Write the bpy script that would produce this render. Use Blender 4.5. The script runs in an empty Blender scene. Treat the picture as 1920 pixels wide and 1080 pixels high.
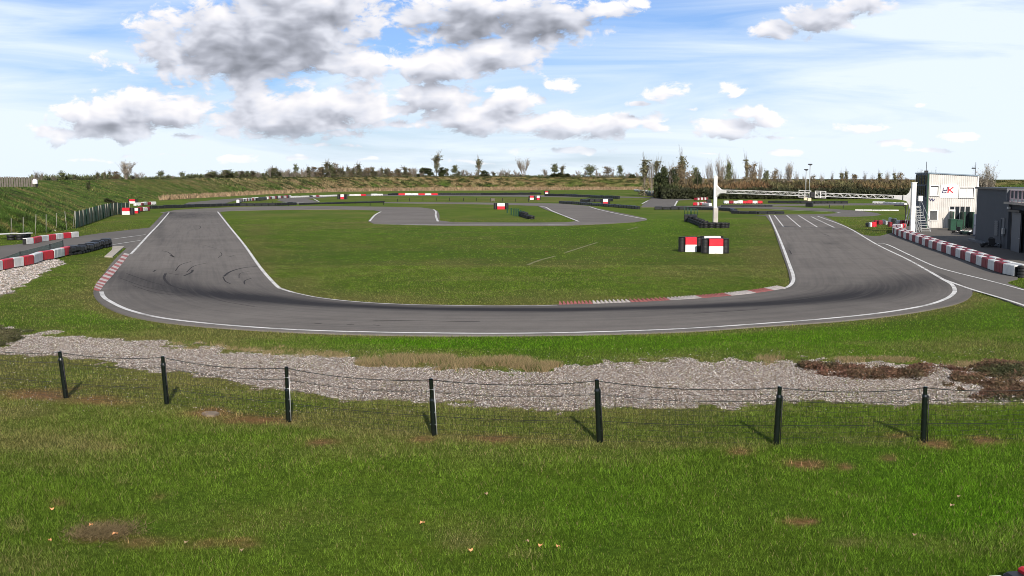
import bpy, math, random
import numpy as np
from mathutils import Vector, Matrix
from mathutils.geometry import tessellate_polygon
R = math.radians
random.seed(4); RNG = np.random.default_rng(7)
S = bpy.context.scene
COL = S.collection

# ------------------------------------------------------------ camera
F = 1950.0; CH = 5.0; HOR = 335.0
TH = math.atan((540 - HOR) / F)
cd = bpy.data.cameras.new('camera'); cam = bpy.data.objects.new('camera', cd); COL.objects.link(cam)
cam.location = (0, 0, CH); cam.rotation_euler = (math.pi / 2 - TH, 0, 0)
cd.sensor_width = 36; cd.lens = 36 * F / 1920; cd.clip_start = 0.1; cd.clip_end = 9000
S.camera = cam
S.cycles.filter_width = 0.9
S.render.resolution_x = 1024; S.render.resolution_y = 576

# ------------------------------------------------------------ sun, sky, exposure
SUN_AZ = math.atan2(0.17, -1.0); SUN_EL = R(29)
to_sun = Vector((math.sin(SUN_AZ) * math.cos(SUN_EL), math.cos(SUN_AZ) * math.cos(SUN_EL), math.sin(SUN_EL)))
sl = bpy.data.lights.new('sun', 'SUN'); sl.energy = 5.0; sl.angle = R(0.5); sl.color = (1.0, 0.91, 0.79)
so = bpy.data.objects.new('sun', sl); COL.objects.link(so)
so.rotation_euler = (-to_sun).to_track_quat('-Z', 'Y').to_euler()
S.view_settings.view_transform = 'Standard'; S.view_settings.look = 'None'
S.view_settings.gamma = 1; S.view_settings.exposure = 0.15; S.view_settings.use_curve_mapping = False

class NT:
    """small node helper"""
    def __init__(s, tree): s.t = tree; s.n = tree.nodes; s.l = tree.links
    def node(s, typ, **kw):
        n = s.n.new(typ)
        for k, v in kw.items(): setattr(n, k, v)
        return n
    def put(s, sock, v):
        if hasattr(v, 'is_output') or isinstance(v, bpy.types.NodeSocket): s.l.new(v, sock)
        else: sock.default_value = v
    def math(s, op, a, b=0.0, c=0.0, clamp=False):
        n = s.n.new('ShaderNodeMath'); n.operation = op; n.use_clamp = clamp
        s.put(n.inputs[0], a); s.put(n.inputs[1], b)
        if op in ('MULTIPLY_ADD', 'SMOOTH_MAX', 'WRAP', 'COMPARE'): s.put(n.inputs[2], c)
        return n.outputs[0]
    def vmath(s, op, a, b=(0, 0, 0), c=(0, 0, 0)):
        n = s.n.new('ShaderNodeVectorMath'); n.operation = op
        s.put(n.inputs[0], a)
        if op not in ('LENGTH', 'NORMALIZE'): s.put(n.inputs[1], b)
        if op == 'MULTIPLY_ADD': s.put(n.inputs[2], c)
        return n.outputs['Value'] if op in ('LENGTH', 'DOT_PRODUCT') else n.outputs[0]
    def noise(s, vec, scale, detail=4, rough=0.5, dist=0.0):
        n = s.n.new('ShaderNodeTexNoise'); s.put(n.inputs['Vector'], vec)
        n.inputs['Scale'].default_value = scale; n.inputs['Detail'].default_value = detail
        n.inputs['Roughness'].default_value = rough; n.inputs['Distortion'].default_value = dist
        return n.outputs['Fac']
    def mapr(s, v, a, b, c=0.0, d=1.0, smooth=False):
        n = s.n.new('ShaderNodeMapRange'); n.interpolation_type = 'SMOOTHSTEP' if smooth else 'LINEAR'
        s.put(n.inputs[0], v)
        for i, q in enumerate((a, b, c, d)): s.put(n.inputs[i + 1], q)
        return n.outputs[0]
    def mix(s, f, a, b, typ='MIX'):
        n = s.n.new('ShaderNodeMix'); n.data_type = 'RGBA'; n.blend_type = typ
        s.put(n.inputs[0], f)
        for k, q in ((6, a), (7, b)):
            if isinstance(q, tuple) and len(q) == 3: q = q + (1,)
            s.put(n.inputs[k], q)
        return n.outputs[2]
    def comb(s, x, y, z=0.0):
        n = s.n.new('ShaderNodeCombineXYZ')
        for i, q in enumerate((x, y, z)): s.put(n.inputs[i], q)
        return n.outputs[0]

# clouds: (cx, cy, rx, ry, strength, darkness), angles written in hundredths as azimuth/elevation tangents
CL = [(470, 88, 175, 64, 1.2, .55), (560, 50, 130, 72, 1.2, .55), (650, 20, 110, 45, .9, .55), (420, 50, 70, 60, .8, .2), (335, 108, 75, 22, .8, .5),
      (500, 128, 90, 30, .9, 1.0), (600, 112, 75, 24, .8, .95), (485, 172, 75, 36, .62, .55), (430, 215, 75, 28, .6, .5),
      (115, 252, 75, 20, .8, .4), (195, 222, 80, 36, 1.1, .2), (235, 245, 75, 22, .9, .7), (300, 208, 85, 30, 1.05, .25),
      (380, 192, 70, 22, .7, .4), (345, 250, 50, 14, .6, .9), (560, 220, 130, 38, 1.15, .3), (430, 245, 60, 14, .7, .4), (650, 200, 80, 32, 1.05, .25),
      (690, 128, 55, 42, .7, .3), (665, 160, 50, 22, .7, .45), (510, 242, 95, 20, .75, .6), (640, 240, 90, 18, .7, .5),
      (820, 130, 80, 28, 1.1, .25), (925, 105, 85, 32, 1.15, .2), (1030, 75, 70, 26, .8, .4), (815, 185, 85, 28, 1.05, .4),
      (960, 190, 60, 26, 1.0, .2), (885, 225, 100, 26, 1.0, .4), (900, 45, 130, 42, 1.0, 1.0), (1010, 45, 115, 38, 1.0, 1.05),
      (780, 35, 80, 32, .8, .6), (1130, 25, 80, 26, .8, .6), (1050, 166, 36, 18, .85, .3), (1120, 235, 135, 24, .95, .5),
      (1000, 235, 90, 22, .8, .4), (760, 240, 80, 16, .6, .4), (1228, 174, 55, 20, .8, .1), (1192, 194, 30, 10, .7, .9),
      (1368, 236, 85, 24, .9, .5), (1400, 215, 50, 18, .8, .5), (1375, 172, 42, 15, .7, .1), (1440, 58, 52, 26, .85, .75),
      (1515, 38, 75, 30, .95, .8), (1600, 14, 75, 22, .85, .6), (1620, 246, 70, 14, .75, .5), (1795, 258, 60, 10, .65, .4),
      (450, 302, 48, 13, .8, .1), (560, 300, 40, 8, .6, .2), (1465, 284, 34, 8, .75, .05), (1745, 284, 45, 7, .5, .8),
      (1725, 203, 34, 10, .35, .9), (700, 300, 60, 8, .4, .4), (180, 300, 60, 8, .4, .5), (1180, 15, 60, 20, .6, .6),
      (1050, 280, 200, 14, .4, .7), (1050, 250, 90, 14, .8, .5), (760, 205, 40, 16, .8, .4), (1290, 205, 40, 10, .5, .4), (1680, 270, 60, 9, .6, .7), (660, 255, 60, 12, .7, .6), (300, 290, 200, 12, .25, .8), (880, 305, 220, 10, .3, .8), (1450, 255, 200, 12, .2, .7), (600, 275, 150, 9, .35, .5), (1330, 290, 90, 8, .3, .3)]

W = bpy.data.worlds.new('World'); S.world = W; W.use_nodes = True
W.cycles.sampling_method = 'NONE'
w = NT(W.node_tree); w.n.clear()
dens = bpy.data.node_groups.new('cloud_density', 'ShaderNodeTree')
dens.interface.new_socket('P', in_out='INPUT', socket_type='NodeSocketVector')
dens.interface.new_socket('Density', in_out='OUTPUT', socket_type='NodeSocketFloat')
dens.interface.new_socket('Dark', in_out='OUTPUT', socket_type='NodeSocketFloat')
dens.interface.new_socket('Soft', in_out='OUTPUT', socket_type='NodeSocketFloat')
g = NT(dens); gi = g.node('NodeGroupInput'); go = g.node('NodeGroupOutput')
P = gi.outputs[0]
sp = g.node('ShaderNodeSeparateXYZ'); g.l.new(P, sp.inputs[0])
vv = g.math('MAXIMUM', g.math('ADD', sp.outputs[1], 0.11), 0.03)
inv = g.math('DIVIDE', 1.0, vv)
Q = g.comb(g.math('MULTIPLY', sp.outputs[0], inv), g.math('MULTIPLY', inv, 1.1), 3.3)
warp = g.noise(g.vmath('MULTIPLY', P, (9, 16, 0)), 1.0, 2, .5)
Pw = g.vmath('ADD', P, g.comb(g.math('MULTIPLY', g.math('SUBTRACT', warp, .5), .035), g.math('MULTIPLY', g.math('SUBTRACT', warp, .5), -.02)))
acc = None; dk = None
for (cx, cy, rx, ry, a, d_) in CL:
    u0 = (cx - 960) / F; v0 = (HOR - cy) / F; su = F / (rx * 1.12); sv = F / (ry * 1.14)
    q = g.vmath('MULTIPLY_ADD', Pw, (su, sv, 0), (-u0 * su, -v0 * sv, 0))
    val = g.math('SUBTRACT', a, g.vmath('LENGTH', q))
    if acc is None: acc = val
    else: acc = g.math('MAXIMUM', acc, val)
    e = g.math('MULTIPLY_ADD', val, d_, .15 * d_)
    dk = e if dk is None else g.math('MAXIMUM', dk, e)
n1 = g.noise(Q, 1.3, 9, .6, .3)
n2 = g.noise(g.vmath('MULTIPLY', P, (34, 58, 0)), 1.0, 7, .62, .3)
nn = g.math('MULTIPLY_ADD', g.math('SUBTRACT', n1, .5), .8, g.math('MULTIPLY', g.math('SUBTRACT', n2, .5), 2.6))
# behind and beside the frame the same noise alone makes scattered clouds
far = g.mapr(g.math('ABSOLUTE', sp.outputs[0]), .6, 1.0, -2.0, -.12)
farv = g.mapr(sp.outputs[1], .22, .4, -2.0, -.12)
acc = g.math('MAXIMUM', acc, g.math('MAXIMUM', far, farv))
out = g.math('ADD', acc, nn)
soft = g.math('MULTIPLY_ADD', g.math('SUBTRACT', g.noise(g.vmath('MULTIPLY', P, (34, 58, 0)), 1.0, 2.5, .5, .3), .5), 2.0, acc)
g.l.new(soft, go.inputs[2])
g.l.new(out, go.inputs[0]); g.l.new(dk, go.inputs[1])

tc = w.node('ShaderNodeTexCoord'); sx = w.node('ShaderNodeSeparateXYZ'); w.l.new(tc.outputs['Generated'], sx.inputs[0])
yy = w.math('MAXIMUM', w.math('ABSOLUTE', sx.outputs[1]), 0.12)
U = w.math('DIVIDE', sx.outputs[0], yy); V = w.math('DIVIDE', sx.outputs[2], yy)
Pv = w.comb(U, V)
def dgrp(vec):
    n = w.node('ShaderNodeGroup'); n.node_tree = dens; w.l.new(vec, n.inputs[0]); return n
d0 = dgrp(Pv); d1 = dgrp(w.vmath('ADD', Pv, (0.005, 0.012, 0)))
D0, DK, S0, S1 = d0.outputs[0], d0.outputs[1], d0.outputs[2], d1.outputs[2]
sky = w.node('ShaderNodeTexSky'); sky.sky_type = 'NISHITA'; sky.sun_disc = False
sky.sun_elevation = SUN_EL; sky.sun_rotation = SUN_AZ; sky.altitude = 200
sky.air_density = 1.0; sky.dust_density = 1.0; sky.ozone_density = 1.5
STR = 0.085
cir = w.noise(w.vmath('MULTIPLY', Pv, (3.2, 22, 0)), 1.0, 6, .55, .8)
rightw = w.mapr(U, 0.02, 0.40, 0.0, .5, True)
leftw = w.mapr(U, -.22, -.5, 0.0, .3, True)
loww = w.mapr(V, .15, .0, .0, .8)
veil = w.math('ADD', w.math('ADD', w.math('ADD', rightw, leftw), loww), w.math('MULTIPLY', w.math('SUBTRACT', cir, .47), 2.3))
veil = w.math('MULTIPLY', w.math('MINIMUM', w.math('MAXIMUM', w.math('ADD', veil, .10), .12), .95), w.mapr(V, .3, .8, 1.0, .3))
k = 1.0 / STR
skyc = w.mix(1.0, sky.outputs[0], w.mix(w.mapr(V, .2, .7), (.60, .86, 1.35), (.85, .9, .95)), 'MULTIPLY')
base = w.mix(veil, skyc, (.80 * k, .89 * k, .98 * k))
alpha = w.mapr(D0, -.06, .34, 0, 1, True)
lit = w.math('MULTIPLY_ADD', w.math('SUBTRACT', S0, S1), .58, .74)
lit = w.math('SUBTRACT', lit, w.math('MULTIPLY', w.math('MAXIMUM', DK, 0), .58))
lit = w.math('SUBTRACT', lit, w.math('MULTIPLY', w.math('MAXIMUM', w.math('SUBTRACT', S0, .35), 0), .22))
lit = w.math('MINIMUM', w.math('MAXIMUM', lit, 0), 1)
ramp = w.node('ShaderNodeValToRGB'); w.l.new(lit, ramp.inputs[0]); cr = ramp.color_ramp
cr.elements[0].position = 0; cr.elements[0].color = (.25, .265, .31, 1)
cr.elements[1].position = 1; cr.elements[1].color = (.98, .95, .95, 1)
for p_, c_ in ((.3, (.43, .45, .52, 1)), (.6, (.70, .72, .80, 1))):
    e = cr.elements.new(p_); e.color = c_
cc = w.vmath('SCALE', ramp.outputs[0]); cc.node.inputs['Scale'].default_value = k
# clouds close to the horizon fade into the bright air
aa = w.math('MULTIPLY', alpha, w.mapr(V, .0, .05, .35, 1))
fin = w.mix(aa, base, cc)
bg = w.node('ShaderNodeBackground'); w.l.new(fin, bg.inputs[0]); bg.inputs[1].default_value = STR
wo = w.node('ShaderNodeOutputWorld'); w.l.new(bg.outputs[0], wo.inputs[0])

# ------------------------------------------------------------ helpers
def PX(px, py, z=0.0):
    """where the sight line of photo pixel (px,py) meets the level z"""
    dx = (px - 960) / F; du = (540 - py) / F
    y = math.cos(TH) + du * math.sin(TH); zz = -math.sin(TH) + du * math.cos(TH)
    t = (z - CH) / zz
    return Vector((dx * t, y * t, z))
def AT(px, D, z=0.0):
    fw = D * math.cos(TH) + (CH - z) * math.sin(TH)
    return Vector(((px - 960) / F * fw, D, z))
def ZAT(py, D):
    du = (540 - py) / F
    return CH + D * (-math.sin(TH) + du * math.cos(TH)) / (math.cos(TH) + du * math.sin(TH))
def to_px(x, y, z=0.0):
    fw = y * math.cos(TH) + (CH - z) * math.sin(TH); up = y * math.sin(TH) - (CH - z) * math.cos(TH)
    return 960 + F * x / fw, 540 - F * up / fw
def hashn(ix, iy, s):
    h = np.sin(ix * 127.1 + iy * 311.7 + s * 74.7) * 43758.5453
    return h - np.floor(h)
def vnoise(x, y, s=0):
    ix = np.floor(x); iy = np.floor(y); fx = x - ix; fy = y - iy
    fx = fx * fx * (3 - 2 * fx); fy = fy * fy * (3 - 2 * fy)
    a = hashn(ix, iy, s); b = hashn(ix + 1, iy, s); c = hashn(ix, iy + 1, s); d = hashn(ix + 1, iy + 1, s)
    return a + (b - a) * fx + (c - a) * fy + (a - b - c + d) * fx * fy
def fbm(x, y, s=0, o=4):
    r = 0; a = .5; t = 0
    for i in range(o): r = r + a * vnoise(x, y, s + i); t += a; x = x * 2.03 + 7.1; y = y * 2.03 + 3.7; a *= .5
    return r / t
def inpoly(px, py, poly):
    r = np.zeros(px.shape, bool); n = len(poly)
    for i in range(n):
        x1, y1 = poly[i]; x2, y2 = poly[(i + 1) % n]
        if y1 == y2: continue
        c = ((y1 > py) != (y2 > py)) & (px < (x2 - x1) * (py - y1) / (y2 - y1) + x1)
        r ^= c
    return r
def spline(pts, n):
    """Catmull-Rom through pts, n samples per span"""
    P_ = [np.array(p, float) for p in pts]; P_ = [2 * P_[0] - P_[1]] + P_ + [2 * P_[-1] - P_[-2]]
    out = []
    for i in range(1, len(P_) - 2):
        p0, p1, p2, p3 = P_[i - 1:i + 3]
        for k_ in range(n):
            t = k_ / n
            out.append(.5 * ((2 * p1) + (-p0 + p2) * t + (2 * p0 - 5 * p1 + 4 * p2 - p3) * t * t + (-p0 + 3 * p1 - 3 * p2 + p3) * t ** 3))
    out.append(P_[-2]); return out

def tag(o, label=None, cat=None, group=None, kind=None):
    if label: o['label'] = label
    if cat: o['category'] = cat
    if group: o['group'] = group
    if kind: o['kind'] = kind
    return o
def empty(name, loc, label, cat, group=None, rz=0.0):
    o = bpy.data.objects.new(name, None); COL.objects.link(o); o.location = loc; o.rotation_euler = (0, 0, rz)
    o.empty_display_size = .3
    return tag(o, label, cat, group)
def link(name, me, parent=None):
    o = bpy.data.objects.new(name, me); COL.objects.link(o)
    if parent: o.parent = parent
    return o
def copy_tree(root):
    c = root.copy(); COL.objects.link(c)
    for ch in root.children:
        d = ch.copy(); COL.objects.link(d); d.parent = c
        for e in ch.children:
            f = e.copy(); COL.objects.link(f); f.parent = d
    return c

class MB:
    def __init__(s): s.v = []; s.f = []; s.m = []; s.mats = []; s.mi = 0
    def use(s, m):
        if m not in s.mats: s.mats.append(m)
        s.mi = s.mats.index(m); return s
    def add(s, vs, fs):
        b = len(s.v); s.v += [tuple(v) for v in vs]
        for f in fs: s.f.append([b + i for i in f]); s.m.append(s.mi)
        return s
    def box(s, c, d, rz=0.0, taper=1.0, rot=None):
        c = Vector(c); x, y, z = d[0] / 2, d[1] / 2, d[2] / 2; Rm = rot if rot else Matrix.Rotation(rz, 3, 'Z')
        vs = []
        for k_, zz in ((1, -z), (taper, z)):
            for a, b in ((-1, -1), (1, -1), (1, 1), (-1, 1)): vs.append(c + Rm @ Vector((a * x * k_, b * y * k_, zz)))
        return s.add(vs, [(0, 3, 2, 1), (4, 5, 6, 7), (0, 1, 5, 4), (1, 2, 6, 5), (2, 3, 7, 6), (3, 0, 4, 7)])
    def bbox(s, c, d, rz=0.0, bev=.03):
        """box with chamfered vertical and top edges"""
        c = Vector(c); Rm = Matrix.Rotation(rz, 3, 'Z'); x, y, z = d[0] / 2, d[1] / 2, d[2] / 2
        def ring(x, y, zz, b): return [c + Rm @ Vector(q + (zz,)) for q in ((-x + b, -y), (x - b, -y), (x, -y + b), (x, y - b), (x - b, y), (-x + b, y), (-x, y - b), (-x, -y + b))]
        vs = ring(x, y, -z, bev) + ring(x, y, z - bev, bev) + ring(x - bev, y - bev, z, bev * .6)
        fs = [tuple(range(7, -1, -1)), tuple(range(16, 24))]
        for r in (0, 8):
            for i in range(8): j = (i + 1) % 8; fs.append((r + i, r + j, r + 8 + j, r + 8 + i))
        return s.add(vs, fs)
    def tube(s, a, b, r, r2=None, n=8, cap=True):
        a = Vector(a); b = Vector(b); r2 = r if r2 is None else r2
        d = (b - a).normalized(); u = d.orthogonal().normalized(); q = d.cross(u)
        vs = [];
        for p, rr in ((a, r), (b, r2)):
            for i in range(n): t = 2 * math.pi * i / n; vs.append(p + (u * math.cos(t) + q * math.sin(t)) * rr)
        fs = [(i, (i + 1) % n, n + (i + 1) % n, n + i) for i in range(n)]
        if cap: fs += [tuple(range(n - 1, -1, -1)), tuple(range(n, 2 * n))]
        return s.add(vs, fs)
    def lathe(s, c, prof, n=16, axis='Z', close=False):
        c = Vector(c); vs = []
        for (r, z) in prof:
            for i in range(n):
                t = 2 * math.pi * i / n; q = Vector((r * math.cos(t), r * math.sin(t), z))
                if axis == 'Y': q = Vector((q.x, q.z, q.y))
                if axis == 'X': q = Vector((q.z, q.x, q.y))
                vs.append(c + q)
        m = len(prof); fs = []
        for k_ in range(m if close else m - 1):
            for i in range(n):
                j = (i + 1) % n; k2 = (k_ + 1) % m
                fs.append((k_ * n + i, k_ * n + j, k2 * n + j, k2 * n + i))
        return s.add(vs, fs)
    def quad(s, a, b, c, d): return s.add([a, b, c, d], [(0, 1, 2, 3)])
    def prism(s, pts, z0, z1):
        n = len(pts); vs = [(p[0], p[1], z0) for p in pts] + [(p[0], p[1], z1) for p in pts]
        return s.add(vs, [tuple(range(n - 1, -1, -1)), tuple(range(n, 2 * n))] + [(i, (i + 1) % n, n + (i + 1) % n, n + i) for i in range(n)])
    def build(s, name, parent=None, smooth=False, mat=None):
        me = bpy.data.meshes.new(name); me.from_pydata(s.v, [], s.f)
        for m in (s.mats or ([mat] if mat else [])): me.materials.append(m)
        if s.mats: me.polygons.foreach_set('material_index', s.m)
        if smooth: me.polygons.foreach_set('use_smooth', [True] * len(me.polygons))
        me.update(); return link(name, me, parent)

def fast_mesh(name, verts, faces_n, idx, mat, attrs=None):
    """numpy mesh: verts (n,3), idx flat vertex indices, faces_n verts per face"""
    me = bpy.data.meshes.new(name); nf = len(idx) // faces_n
    me.vertices.add(len(verts)); me.vertices.foreach_set('co', np.asarray(verts, np.float32).ravel())
    me.loops.add(len(idx)); me.loops.foreach_set('vertex_index', np.asarray(idx, np.int32))
    me.polygons.add(nf); me.polygons.foreach_set('loop_start', np.arange(0, nf * faces_n, faces_n, dtype=np.int32))
    me.update(calc_edges=True)
    for k_, a in (attrs or {}).items():
        if a.ndim == 2:
            at = me.attributes.new(k_, 'FLOAT_COLOR', 'POINT')
            at.data.foreach_set('color', np.concatenate([a, np.ones((len(a), 1))], 1).astype(np.float32).ravel())
        else:
            at = me.attributes.new(k_, 'FLOAT', 'POINT'); at.data.foreach_set('value', a.astype(np.float32))
    me.materials.append(mat); me.validate()
    return me

# ------------------------------------------------------------ materials
def mat(name, col, rough=.6, var=.12, scale=6.0, metal=0.0, spec=.4, bump=0.0, dirt=0.0, bscale=None, alpha=1.0):
    m = bpy.data.materials.new(name); m.use_nodes = True; t = NT(m.node_tree); b = t.n['Principled BSDF']
    geo = t.node('ShaderNodeNewGeometry'); p = geo.outputs['Position']
    n = t.noise(p, scale, 5, .6)
    c = t.mix(t.mapr(n, .3, .7, 0, 1), tuple(x * (1 - var) for x in col), tuple(min(1, x * (1 + var)) for x in col))
    if dirt > 0:
        n2 = t.noise(p, scale * .35, 6, .7, .5)
        c = t.mix(t.math('MULTIPLY', t.mapr(n2, .48, .72, 0, 1), dirt), c, (.09, .075, .055))
    t.put(b.inputs['Base Color'], c)
    b.inputs['Roughness'].default_value = rough; b.inputs['Metallic'].default_value = metal
    b.inputs['Specular IOR Level'].default_value = spec; b.inputs['Alpha'].default_value = alpha
    if bump > 0:
        bn = t.node('ShaderNodeBump'); bn.inputs['Distance'].default_value = bump; bn.inputs['Strength'].default_value = .8
        t.put(bn.inputs['Height'], t.noise(p, bscale or scale * 6, 4, .6)); t.l.new(bn.outputs[0], b.inputs['Normal'])
    return m
M = {}
M['white'] = mat('white_paint', (.76, .75, .73), .45, .05, 3, dirt=.25)
M['red'] = mat('red_vinyl', (.56, .012, .03), .45, .15, 3, dirt=.25, bump=.01, bscale=5)
M['dred'] = mat('dark_red_vinyl', (.22, .010, .022), .55, .25, 3, dirt=.3, bump=.01, bscale=5)  # deeper red; the pit barrier's partial shade is put into this colour
M['wvinyl'] = mat('white_vinyl', (.66, .66, .65), .45, .06, 3, dirt=.3, bump=.01, bscale=5)
M['rubber'] = mat('black_rubber', (.014, .014, .015), .55, .4, 9, spec=.35, bump=.01)
M['cover'] = mat('black_cover_sheet', (.012, .013, .015), .4, .4, 5, spec=.4, bump=.04, bscale=4)
M['post'] = mat('post_plastic', (.005, .008, .007), .22, .3, 8, spec=.6)
M['wire'] = mat('dark_wire', (.012, .015, .012), .5, .2, 3)
M['pole'] = mat('weathered_pole', (.24, .235, .20), .7, .2, 3)
M['galv'] = mat('galvanised_steel', (.42, .43, .43), .45, .12, 4, metal=.5)
M['concrete'] = mat('pale_concrete', (.40, .36, .31), .85, .2, 4, bump=.01, dirt=.3)
M['dgrey'] = mat('dark_grey_render', (.072, .08, .092), .8, .05, 1.2, bump=.006, bscale=25)
M['dgrey2'] = mat('grey_door_paint', (.11, .12, .135), .6, .04, 2)
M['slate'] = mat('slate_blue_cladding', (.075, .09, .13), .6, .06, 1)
M['green'] = mat('dark_green_paint', (.010, .052, .030), .45, .2, 3)
M['dkmetal'] = mat('dark_metal', (.02, .02, .022), .45, .2, 3, metal=.3)
M['glass'] = mat('dark_glass', (.02, .025, .03), .08, .1, 2, spec=.8)
M['blind'] = mat('white_blind', (.80, .79, .76), .5, .03, 3)
M['black'] = mat('black_paint', (.012, .012, .014), .5, .2, 3)
M['wood'] = mat('grey_fence_board', (.13, .115, .10), .85, .3, 5, bump=.01)
M['amber'] = mat('cream_box_paint', (.75, .55, .38), .6, .1, 3)
M['rust'] = mat('pinkish_frame_paint', (.75, .55, .55), .55, .1, 3)
M['bark'] = mat('tree_bark', (.16, .135, .11), .9, .3, 2)
M['pbark'] = mat('pale_bark', (.22, .19, .16), .9, .25, 2)
M['line'] = mat('road_line_paint', (.66, .65, .63), .6, .16, 2.2, dirt=.75)
M['skid'] = mat('tyre_rubber_mark', (.042, .039, .041), .85, .3, 5, spec=.05)
M['tpaint'] = mat('ink_blue_paint', (.05, .05, .12), .5, .1, 3)
M['leafdeb'] = mat('fallen_leaf', (.62, .30, .13), .7, .2, 6)

def corr():
    m = bpy.data.materials.new('white_corrugated_cladding'); m.use_nodes = True; t = NT(m.node_tree); b = t.n['Principled BSDF']
    g_ = t.node('ShaderNodeNewGeometry'); n = t.noise(g_.outputs['Position'], 1.2, 5, .6)
    st = t.noise(t.vmath('MULTIPLY', g_.outputs['Position'], (9, 9, .5)), 1.0, 4, .6)
    c = t.mix(t.mapr(t.math('MULTIPLY_ADD', n, .5, t.math('MULTIPLY', st, .5)), .4, .75), (.62, .60, .575), (.46, .44, .41))
    t.put(b.inputs['Base Color'], c); b.inputs['Roughness'].default_value = .45
    return m
M['corr'] = corr()

def attr_mat(name, rough=.75, trans=0.0, fine=0.0, spec=.25):
    m = bpy.data.materials.new(name); m.use_nodes = True; t = NT(m.node_tree); b = t.n['Principled BSDF']
    a = t.node('ShaderNodeAttribute', attribute_name='Col'); c = a.outputs['Color']
    b.inputs['Roughness'].default_value = rough; b.inputs['Specular IOR Level'].default_value = spec
    t.put(b.inputs['Base Color'], c)
    if trans > 0:
        tr = t.node('ShaderNodeBsdfTranslucent'); t.put(tr.inputs[0], c)
        mx = t.node('ShaderNodeMixShader'); mx.inputs[0].default_value = trans
        t.l.new(b.outputs[0], mx.inputs[1]); t.l.new(tr.outputs[0], mx.inputs[2])
        t.l.new(mx.outputs[0], t.n['Material Output'].inputs[0])
    return m
M['blade'] = attr_mat('grass_blade', .8, .3, spec=.08)
M['leaf'] = attr_mat('leaf', .7, .2)
M['pebble'] = attr_mat('pebble', .8, 0)

def ground_mat():
    m = bpy.data.materials.new('meadow_ground'); m.use_nodes = True; t = NT(m.node_tree); b = t.n['Principled BSDF']
    p = t.node('ShaderNodeNewGeometry').outputs['Position']
    c = t.node('ShaderNodeAttribute', attribute_name='Col').outputs['Color']
    gr = t.node('ShaderNodeAttribute', attribute_name='grav').outputs['Fac']
    nf = t.noise(p, 9, 6, .7); nm = t.noise(p, .9, 6, .65); nl = t.noise(t.vmath('MULTIPLY', p, (1, .45, 1)), .12, 5, .6)
    c = t.mix(t.mapr(nm, .35, .68), c, (1.35, 1.15, 1.1), 'MULTIPLY')
    c = t.mix(t.mapr(nl, .38, .6, 0, .8), c, (.66, .80, .62), 'MULTIPLY')
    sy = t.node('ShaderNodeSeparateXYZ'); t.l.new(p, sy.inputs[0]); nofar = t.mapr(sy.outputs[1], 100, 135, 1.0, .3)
    c = t.mix(t.math('MULTIPLY', t.mapr(nf, .40, .62, .9, .3), nofar), c, (.32, .36, .22), 'MULTIPLY')  # dark gaps between blades: their shade is put into the ground colour
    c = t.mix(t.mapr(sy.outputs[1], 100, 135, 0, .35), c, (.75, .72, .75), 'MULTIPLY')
    # gravel: small stones of many greys
    vo = t.node('ShaderNodeTexVoronoi'); vo.inputs['Scale'].default_value = 26; t.l.new(p, vo.inputs['Vector'])
    sep = t.node('ShaderNodeSeparateXYZ'); t.l.new(vo.outputs['Color'], sep.inputs[0])
    gc = t.mix(sep.outputs[0], (.19, .155, .13), (.50, .43, .38))
    gc = t.mix(t.mapr(vo.outputs['Distance'], .0, .6), gc, (.35, .3, .27), 'MULTIPLY')
    gm = t.mapr(t.math('ADD', gr, t.math('MULTIPLY', t.math('SUBTRACT', nf, .5), .9)), .42, .58)
    c = t.mix(gm, c, gc)
    t.put(b.inputs['Base Color'], c); b.inputs['Roughness'].default_value = .95; b.inputs['Specular IOR Level'].default_value = .05
    bn = t.node('ShaderNodeBump'); bn.inputs['Distance'].default_value = .06; bn.inputs['Strength'].default_value = .9
    t.put(bn.inputs['Height'], t.math('MULTIPLY_ADD', nf, .6, nm)); t.l.new(bn.outputs[0], b.inputs['Normal'])
    return m
M['ground'] = ground_mat()

def asphalt(name, a, b_, rubon=False):
    m = bpy.data.materials.new(name); m.use_nodes = True; t = NT(m.node_tree); b = t.n['Principled BSDF']
    p = t.node('ShaderNodeNewGeometry').outputs['Position']
    nl = t.noise(p, .10, 5, .6, .4); nm = t.noise(p, .8, 6, .7); nf = t.noise(p, 28, 3, .7)
    c = t.mix(t.mapr(t.math('MULTIPLY_ADD', nl, .6, t.math('MULTIPLY', nm, .4)), .35, .65), a, b_)
    c = t.mix(t.mapr(nf, .3, .7, 0, .35), c, (.6, .6, .6), 'MULTIPLY')
    cr_ = t.noise(p, 2.2, 7, .8, 1.0)
    c = t.mix(t.mapr(t.math('ABSOLUTE', t.math('SUBTRACT', cr_, .5)), .0, .012, .22, 0), c, (.05, .05, .05))
    if rubon:
        r = t.node('ShaderNodeAttribute', attribute_name='rub').outputs['Fac']
        sc = t.node('ShaderNodeAttribute', attribute_name='st').outputs['Vector']
        s1 = t.noise(t.vmath('MULTIPLY', sc, (.16, 5.0, 0)), 1.0, 6, .65, .2)
        s2 = t.noise(t.vmath('MULTIPLY', sc, (.05, 1.6, 0)), 1.0, 4, .6)
        rr = t.math('MULTIPLY', r, t.mapr(s1, .25, .6, .7, 1.0))
        c = t.mix(t.math('MINIMUM', rr, .93), c, (.018, .0175, .021))
        c = t.mix(t.mapr(t.math('MULTIPLY_ADD', s1, .5, t.math('MULTIPLY', s2, .5)), .46, .70, 0, .42), c, (.055, .052, .055))
    t.put(b.inputs['Base Color'], c); b.inputs['Roughness'].default_value = .9; b.inputs['Specular IOR Level'].default_value = .08
    bn = t.node('ShaderNodeBump'); bn.inputs['Distance'].default_value = .008; bn.inputs['Strength'].default_value = .5
    t.put(bn.inputs['Height'], nf); t.l.new(bn.outputs[0], b.inputs['Normal'])
    return m
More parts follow.
